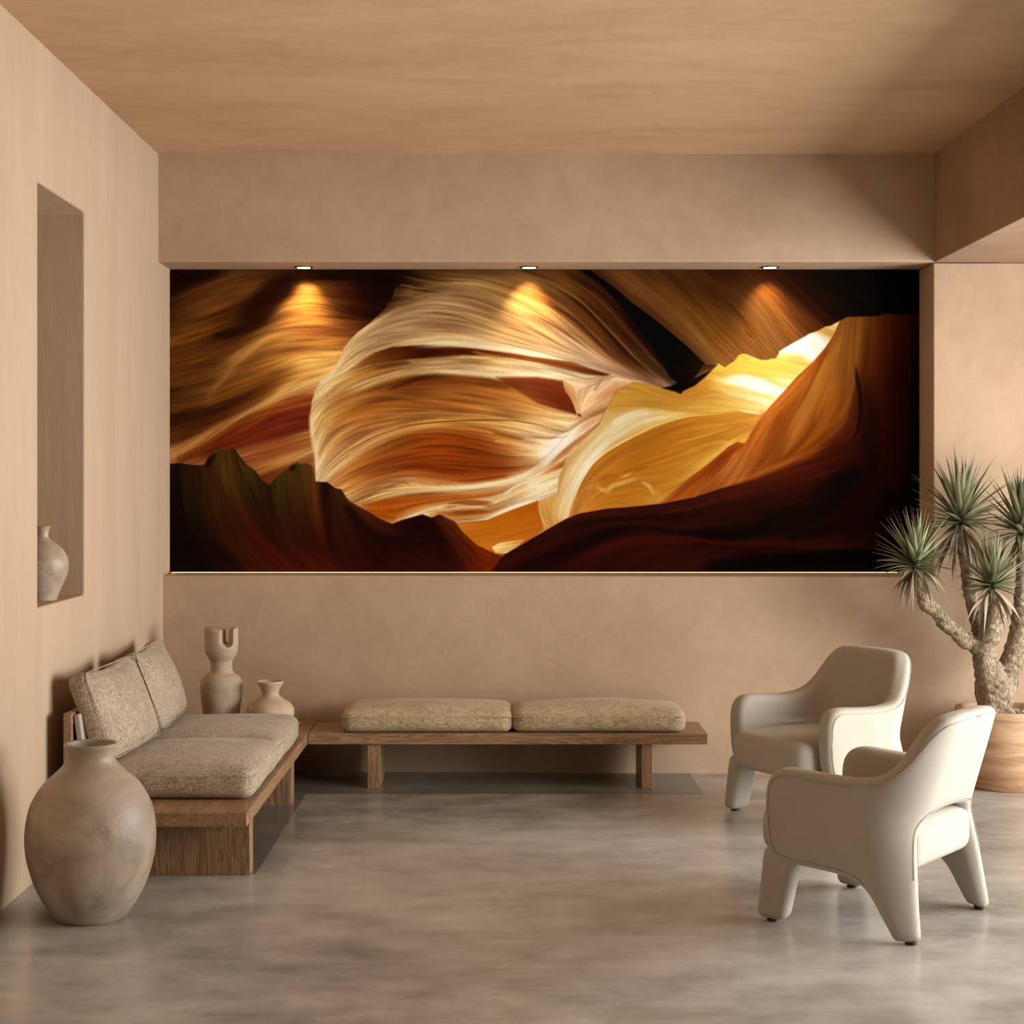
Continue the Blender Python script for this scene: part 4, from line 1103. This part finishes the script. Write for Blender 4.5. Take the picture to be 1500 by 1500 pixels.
def make_armchair(label):
    t = thing('armchair', label, 'armchair', (0, 0, 0), 0, 'cream upholstered armchairs')
    A0, B0, R0 = .285, .245, .145
    half = [(0, .735), (.10, .735), (.185, .728), (.222, .711), (.252, .675), (.275, .625), (.296, .580), (.322, .546), (.355, .527), (.41, .518), (.48, .517), (.56, .520), (.65, .526), (.70, .522), (.735, .503), (.757, .465),
            (.763, .40), (.760, .32), (.750, .26), (.730, .225), (.69, .207), (.62, .200), (.52, .195), (.45, .188), (.41, .172), (.380, .14), (.358, .08), (.342, .035), (.334, .012),
            (.318, .008), (.268, .008), (.252, .012), (.246, .035), (.236, .12), (.218, .24), (.200, .33), (.175, .372), (.13, .392), (.06, .398), (0, .40)]
    hs = half_smooth(half, 3)
    poly = hs + [(-s, z) for s, z in hs[::-1][1:-1]]
    def plan(x, y, z):
        up = np.clip(z - .40, 0, 1); dn = np.clip(.36 - z, 0, 1)
        a = A0 - .045 * up * np.clip((-y + .02) / .2, 0, 1) + .075 * dn * np.clip((-y + .05) / .2, 0, 1)
        b = B0 + .29 * up + .26 * dn
        R = R0 - .02 * up
        ax = np.abs(x)
        ys = -b + R
        n = np.zeros_like(x); s = np.zeros_like(x)
        side = y > ys
        L0 = R0 * PI / 2
        c0 = A0 - R0                                     # flat half width of the back
        n_s = ax - a; s_s = c0 + L0 + (y - ys) / (YA - ys) * .398
        th = np.arctan2(ax - (a - R), -(y - ys))
        n_c = np.hypot(ax - (a - R), y - ys) - R; s_c = c0 + L0 * th / (PI / 2)
        n_b = -(y + b); s_b = ax * c0 / (a - R)
        flat = (~side) & (ax < a - R)
        n = np.where(side, n_s, np.where(flat, n_b, n_c)); s = np.where(side, s_s, np.where(flat, s_b, s_c))
        return n, s * np.sign(x + 1e-9)
    def shell(x, y, z):
        n, s = plan(x, y, z)
        d2 = outline_sdf(poly, s, z)
        th = .040 + .004 * np.clip((z - .3) / .3, 0, 1) - .008 * np.clip((.2 - z) / .2, 0, 1)
        # front end of the arm is fuller
        r = .031
        dn = np.abs(n) - th
        qx, qy = d2 + r, dn + r
        d = np.sqrt(np.maximum(qx, 0) ** 2 + np.maximum(qy, 0) ** 2) + np.minimum(np.maximum(qx, qy), 0) - r
        return d * .9
    net_obj('upholstered_shell', shell, (-.40, -.46, -.02), (.40, .34, .80), .0078, M_velvet, t, relax=4)
    # piping that follows the outer edge of the shell
    def shell_pt(s, z, off):
        up = max(z - .40, 0); dn = max(.36 - z, 0); sg = 1 if s >= 0 else -1; sa = abs(s)
        L0 = R0 * PI / 2; c0 = A0 - R0; b = B0 + .29 * up + .26 * dn; R = R0 - .02 * up
        y = 0
        x = A0
        for _ in range(12):
            a = A0 - .045 * up * min(1, max(0, (-y + .02) / .2)) + .075 * dn * min(1, max(0, (-y + .05) / .2))
            ys = -b + R
            if sa >= c0 + L0:
                y = ys + (sa - c0 - L0) / .398 * (YA - ys); x = a + off
            elif sa >= c0:
                th = (sa - c0) / L0 * PI / 2
                x = (a - R) + (R + off) * math.sin(th); y = ys - (R + off) * math.cos(th)
            else:
                x = sa * (a - R) / c0; y = -b - off
        return (sg * x, y, z)
    # shrink the outline a little so that the seam sits where the face meets the rounded edge
    cen = [(p[0], p[1]) for p in poly]
    m = len(cen); pts = []
    for i in range(m):
        ax_, az_ = cen[i - 1]; bx_, bz_ = cen[(i + 1) % m]
        dx, dz = bx_ - ax_, bz_ - az_; L = math.hypot(dx, dz) + 1e-9
        px, pz = cen[i][0] - (-dz / L) * 0, cen[i][1]
        nx, nz = dz / L, -dx / L                          # one of the two normals; pick the inward one below
        pts.append((px, pz, nx, nz))
    def inward(p):
        px, pz, nx, nz = p
        e = .018
        a = float(outline_sdf_pt(poly, px + nx * e, pz + nz * e)); b = float(outline_sdf_pt(poly, px - nx * e, pz - nz * e))
        return (px + nx * .022, pz + nz * .022) if a < b else (px - nx * .022, pz - nz * .022)
    seam = [inward(p) for p in pts]
    seam = [(s, z) for s, z in seam if z > .17]
    # outer seam only
    runs = [shell_pt(s, z, .0405 + .004 * min(1, max(0, (z - .3) / .3)) - .008 * min(1, max(0, (.2 - z) / .2))) for s, z in seam if True]
    half_runs = []
    cur = [runs[0]]
    for a, b in zip(runs, runs[1:]):
        if (Vector(a) - Vector(b)).length > .06:
            half_runs.append(cur); cur = []
        cur.append(b)
    half_runs.append(cur)
    for rr in half_runs:
        if len(rr) > 6: obj('piping', tube(rr, [.0014] * len(rr), 6), M_pipe, t, smooth=True)
    # seat: a T-shaped cushion
    def seat(x, y, z):
        dome = .018 * np.clip(1 - (x / .26) ** 2, 0, 1) * np.clip(1 - ((y - .02) / .3) ** 2, 0, 1)
        zz = z - .295 - dome * (z > .29) 
        bl = .010 * np.clip(1 - (x / .3) ** 2, 0, 1)
        front = .050 * np.clip(1 - (x / .30) ** 2, 0, 1) * (y > 0)
        return rnd_box(x, (y - .010 - front * .5) / 1.0, zz, .243, .278 + front * .5, .080, .050)
    net_obj('seat', seat, (-.34, -.32, .17), (.34, .36, .42), .0085, M_velvet, t, relax=3)
    obj('piping', tube([(x * .200, .278 + .050 * (1 - (x * .2 / .3) ** 2), .347) for x in [i / 16 - 1 for i in range(33)]], [.0018] * 33, 6), M_pipe, t, smooth=True)
    # front legs
    for sx in (-1, 1):
        def leg(x, y, z, sx=sx):
            k = np.clip(z / .26, 0, 1)
            cx = sx * (.300 - .022 * k); cy = .222 - .035 * k
            return rnd_box(x - cx, y - cy, z - .132, .036 + .006 * k, .056 + .012 * k, .124, .030) * .95
        lg = net_obj('leg', leg, (-.38, .10, -.01), (.38, .32, .29), .0075, M_velvet, t, relax=2)
        glide(sx * .300, .222, lg)
    sh = [c for c in t.children if c.name.startswith('upholstered_shell')][0]
    for sx in (-1, 1): glide(sx * .283, -.272, sh)
    return t
def outline_sdf_pt(poly, s, z):
    return -poly_sd([(p[0], p[1]) for p in poly], np.array([[s]]), np.array([[z]]))[0, 0]
ch = make_armchair('near cream armchair seen from behind, turned away towards the print')
def place(o, x, y, deg): o.location = (x, y, 0); o.rotation_euler = (0, 0, math.radians(deg - 90))
place(ch, 1.283, 5.795, 142)
ch2 = copy_tree(ch); ch2['label'] = 'far cream armchair facing left into the room, in front of the potted plant'
place(ch2, 1.412, 7.47, 213)

# ---------------------------------------------------------------- potted dragon tree
PX, PY = (1472 - CX) / 299.0, 8.19
plant = thing('potted_dragon_tree', 'branching dragon tree with spiky green crowns in a round terracotta pot by the right wall', 'potted plant', (PX, PY, 0))
SC = F / PY                                   # pixels per metre at the plant
def pp(px, py, dy=0.0):
    k = (PY + dy) / F
    return ((px - CX) * k - PX, dy, CH - (py - CY) * k)
pot = [(0, 0), (.165, 0), (.178, .006), (.196, .05), (.216, .13), (.229, .22), (.233, .29), (.232, .335), (.236, .345), (.240, .365), (.238, .384), (.225, .386), (.218, .378), (.216, .34), (.21, .30), (0, .30)]
obj('pot', lathe(spline_prof(pot[1:11], 4)[:-1] and [(0, 0)] + spline_prof(pot[1:9], 4) + pot[9:], 72, .0015, 2), M_terra, plant, smooth=True)
obj('soil', lathe([(0, .350), (.215, .348)], 40), M_soil, plant, smooth=True)
# pebbles are bedded in the soil
bm = bmesh.new(); rnd = random.Random(5)
for i in range(520):
    a = rnd.uniform(0, 2 * PI); r = .205 * math.sqrt(rnd.random()); s = rnd.uniform(.005, .010)
    mtx = Matrix.Translation((r * math.cos(a), r * math.sin(a), .351 + rnd.uniform(0, .006))) @ Matrix.Rotation(rnd.uniform(0, 6), 4, 'Z') @ Matrix.Diagonal((s * rnd.uniform(.8, 1.4), s, s * .75, 1))
    bmesh.ops.create_icosphere(bm, subdivisions=1, radius=1, matrix=mtx)
gv = obj('gravel', bm, M_gravel, plant, smooth=True); gv['kind'] = 'stuff'
segs = []
def limb(pts):
    q = [(*pp(x, y, d), r) for x, y, r, d in pts]
    q = spline2(q, 4)
    segs.append(list(zip(q, q[1:])))
limb([(1459, 1052, .080, -.02), (1458, 1032, .080, -.02), (1456, 1012, .086, -.02), (1450, 990, .068, -.02), (1443, 965, .056, -.02), (1441, 945, .052, -.02)])
limb([(1441, 950, .050, -.02), (1425, 943, .042, -.03), (1405, 931, .038, -.05), (1388, 915, .034, -.07), (1372, 898, .036, -.08), (1358, 882, .040, -.09), (1348, 862, .033, -.09), (1342, 845, .025, -.09), (1341, 828, .019, -.09)])
limb([(1441, 948, .050, .0), (1437, 925, .037, .03), (1430, 900, .037, .05), (1423, 870, .033, .06), (1416, 835, .033, .06), (1411, 800, .028, .06), (1408, 775, .022, .06), (1408, 760, .016, .06)])
limb([(1443, 945, .055, -.03), (1453, 922, .050, -.07), (1459, 903, .045, -.09), (1460, 885, .035, -.11), (1456, 868, .022, -.12), (1453, 855, .014, -.12)])
limb([(1467, 1020, .060, -.01), (1476, 996, .050, .0), (1481, 975, .058, .01), (1486, 958, .060, .02), (1489, 940, .048, .02), (1495, 915, .044, .02), (1499, 885, .042, .02), (1500, 850, .040, .02), (1499, 815, .034, .02), (1497, 790, .024, .02), (1496, 775, .016, .02)])
limb([(1490, 945, .042, .04), (1508, 925, .040, .09), (1520, 895, .036, .12), (1524, 860, .032, .14), (1528, 830, .024, .15)])
def trunk(x, y, z):
    d = np.full(x.shape, 1e3)
    P3 = np.stack([x, y, z], -1)
    for li in segs:
        dl = np.full(x.shape, 1e3)
        for a, b in li:
            A = np.array(a[:3]); B = np.array(b[:3]); AB = B - A
            lo = np.minimum(A, B) - .16; hi = np.maximum(A, B) + .16
            m = (x > lo[0]) & (x < hi[0]) & (y > lo[1]) & (y < hi[1]) & (z > lo[2]) & (z < hi[2])
            p = P3[m]
            t = np.clip(((p - A) @ AB) / (AB @ AB + 1e-12), 0, 1)
            dd = np.sqrt((((p - A) - t[:, None] * AB) ** 2).sum(1)) - (a[3] + (b[3] - a[3]) * t)
            dl[m] = np.minimum(dl[m], dd)
        d = smin(d, dl, .014)
    rn = np.random.RandomState(3)
    w = 0
    for k in range(16):
        f = rn.randn(3) * (34 if k < 6 else 95); f[2] *= .7 if k < 6 else 1.5
        w = w + (.0016 if k < 6 else .0011) * np.sin(x * f[0] + y * f[1] + z * f[2] + rn.rand() * 6.28)
    return (d + w) * .8
net_obj('trunk', trunk, (-.52, -.22, .30), (.32, .24, 1.36), .0062, M_bark, plant, relax=1)
tk = [c for c in plant.children if c.name.startswith('trunk')][0]

def leaf(bm, tone, base, d, up, L, w, droop, col, fold=.35, curl=0):
    d = Vector(d).normalized(); side = d.cross(Vector(up))
    if side.length < 1e-3: side = d.cross(Vector((1, 0, 0)))
    side.normalize(); nrm = side.cross(d).normalized()
    n = 9; rows = []; p = Vector(base); dirv = d.copy()
    for i in range(n + 1):
        t = i / n
        wd = w * (.62 + .55 * math.sin(PI * min(1, t * 1.1) ** .8)) * (1 - t ** 2.2) if t < 1 else 0
        wd = max(wd, .0005)
        nn = side.cross(dirv).normalized()
        off = nn * (wd * fold)
        rows.append((bm.verts.new(p - side * wd + off), bm.verts.new(p - nn * .0006), bm.verts.new(p + side * wd + off)))
        dirv = (dirv + Vector((0, 0, -droop * (.4 + t))) * (1.0 / n) + side * curl / n).normalized()
        p = p + dirv * (L / n)
    for a, b in zip(rows, rows[1:]):
        for k in (0, 1):
            f = bm.faces.new((a[k], a[k + 1], b[k + 1], b[k]))
            for lp in f.loops: lp[tone] = (col, col, col, 1)
def crown(parent, base, Lmax, n, seed, lean=(0, 0), nd=12, spread=1.0):
    rnd = random.Random(seed)
    for kind in ('leaf_crown', 'dry_leaves'):
        bm = bmesh.new(); tone = bm.loops.layers.float_color.new('leaf_tone')
        if kind == 'leaf_crown':
            for i in range(n):
                f = (i + .5) / n                          # 0 = inner upright, 1 = outer
                az = i * 2.39996 + rnd.uniform(-.25, .25)
                el = math.radians(88 - 98 * f ** .95 * spread + rnd.uniform(-7, 7))
                d = (math.cos(az) * math.cos(el) + lean[0], math.sin(az) * math.cos(el) + lean[1], math.sin(el))
                L = Lmax * (.78 + .22 * math.sin(PI * min(1, f + .35))) * rnd.uniform(.82, 1.05) * (1 - .12 * f)
                b = Vector(base) + Vector((math.cos(az), math.sin(az), 0)) * .010 + Vector((0, 0, .035 * (1 - f)))
                leaf(bm, tone, b, d, (0, 0, 1), L, rnd.uniform(.010, .0155), rnd.uniform(.15, .6) * (.35 + f) , rnd.uniform(.15, 1) ** 1.1, rnd.uniform(.25, .5), rnd.uniform(-.2, .2))
            obj('leaf_crown', bm, M_leaf, parent, smooth=True)
        else:
            for i in range(nd):
                az = rnd.uniform(0, 6.28); el = math.radians(rnd.uniform(-80, -15))
                d = (math.cos(az) * math.cos(el), math.sin(az) * math.cos(el), math.sin(el))
                b = Vector(base) + Vector((math.cos(az) * .018, math.sin(az) * .018, -.01 - rnd.random() * .03))
                leaf(bm, tone, b, d, (math.sin(az), -math.cos(az), .2), Lmax * rnd.uniform(.45, .8), rnd.uniform(.006, .010), rnd.uniform(1.2, 2.6), rnd.uniform(.1, 1), .3)
            obj('dry_leaves', bm, M_dead, parent, smooth=True)
crown(plant, pp(1408, 768, .06), .375, 92, 11, (.03, -.05), 30)
crown(plant, pp(1341, 832, -.09), .285, 84, 12, (-.10, -.05), 26)
crown(plant, pp(1453, 862, -.12), .270, 78, 13, (.02, -.10), 26)
crown(plant, pp(1496, 782, .02), .330, 84, 14, (.02, .0), 14)
crown(plant, pp(1528, 832, .15), .27, 60, 15, (.1, .05), 8)

# ---------------------------------------------------------------- light
W = bpy.data.worlds.new('world'); bpy.context.scene.world = W; W.use_nodes = True
bg = W.node_tree.nodes['Background']; bg.inputs['Color'].default_value = (1.0, .90, .78, 1); bg.inputs['Strength'].default_value = .6
A = bpy.data.lights.new('daylight', 'AREA'); A.shape = 'RECTANGLE'; A.size = WIN_W; A.size_y = WIN_H; A.energy = WIN_E; A.color = (1, .965, .915)
ao = bpy.data.objects.new('daylight', A); C.objects.link(ao); ao.location = (XE + .12, WIN_Y, WIN_Z); ao.rotation_euler = (0, PI / 2, 0)
A.spread = math.radians(150)

sc = bpy.context.scene
sc.view_settings.view_transform = 'Standard'; sc.view_settings.look = 'None'; sc.view_settings.gamma = 1
sc.view_settings.exposure = EXPO
sc.cycles.max_bounces = 10; sc.cycles.diffuse_bounces = 8; sc.cycles.use_denoising = True
sc.cycles.sample_clamp_indirect = 8
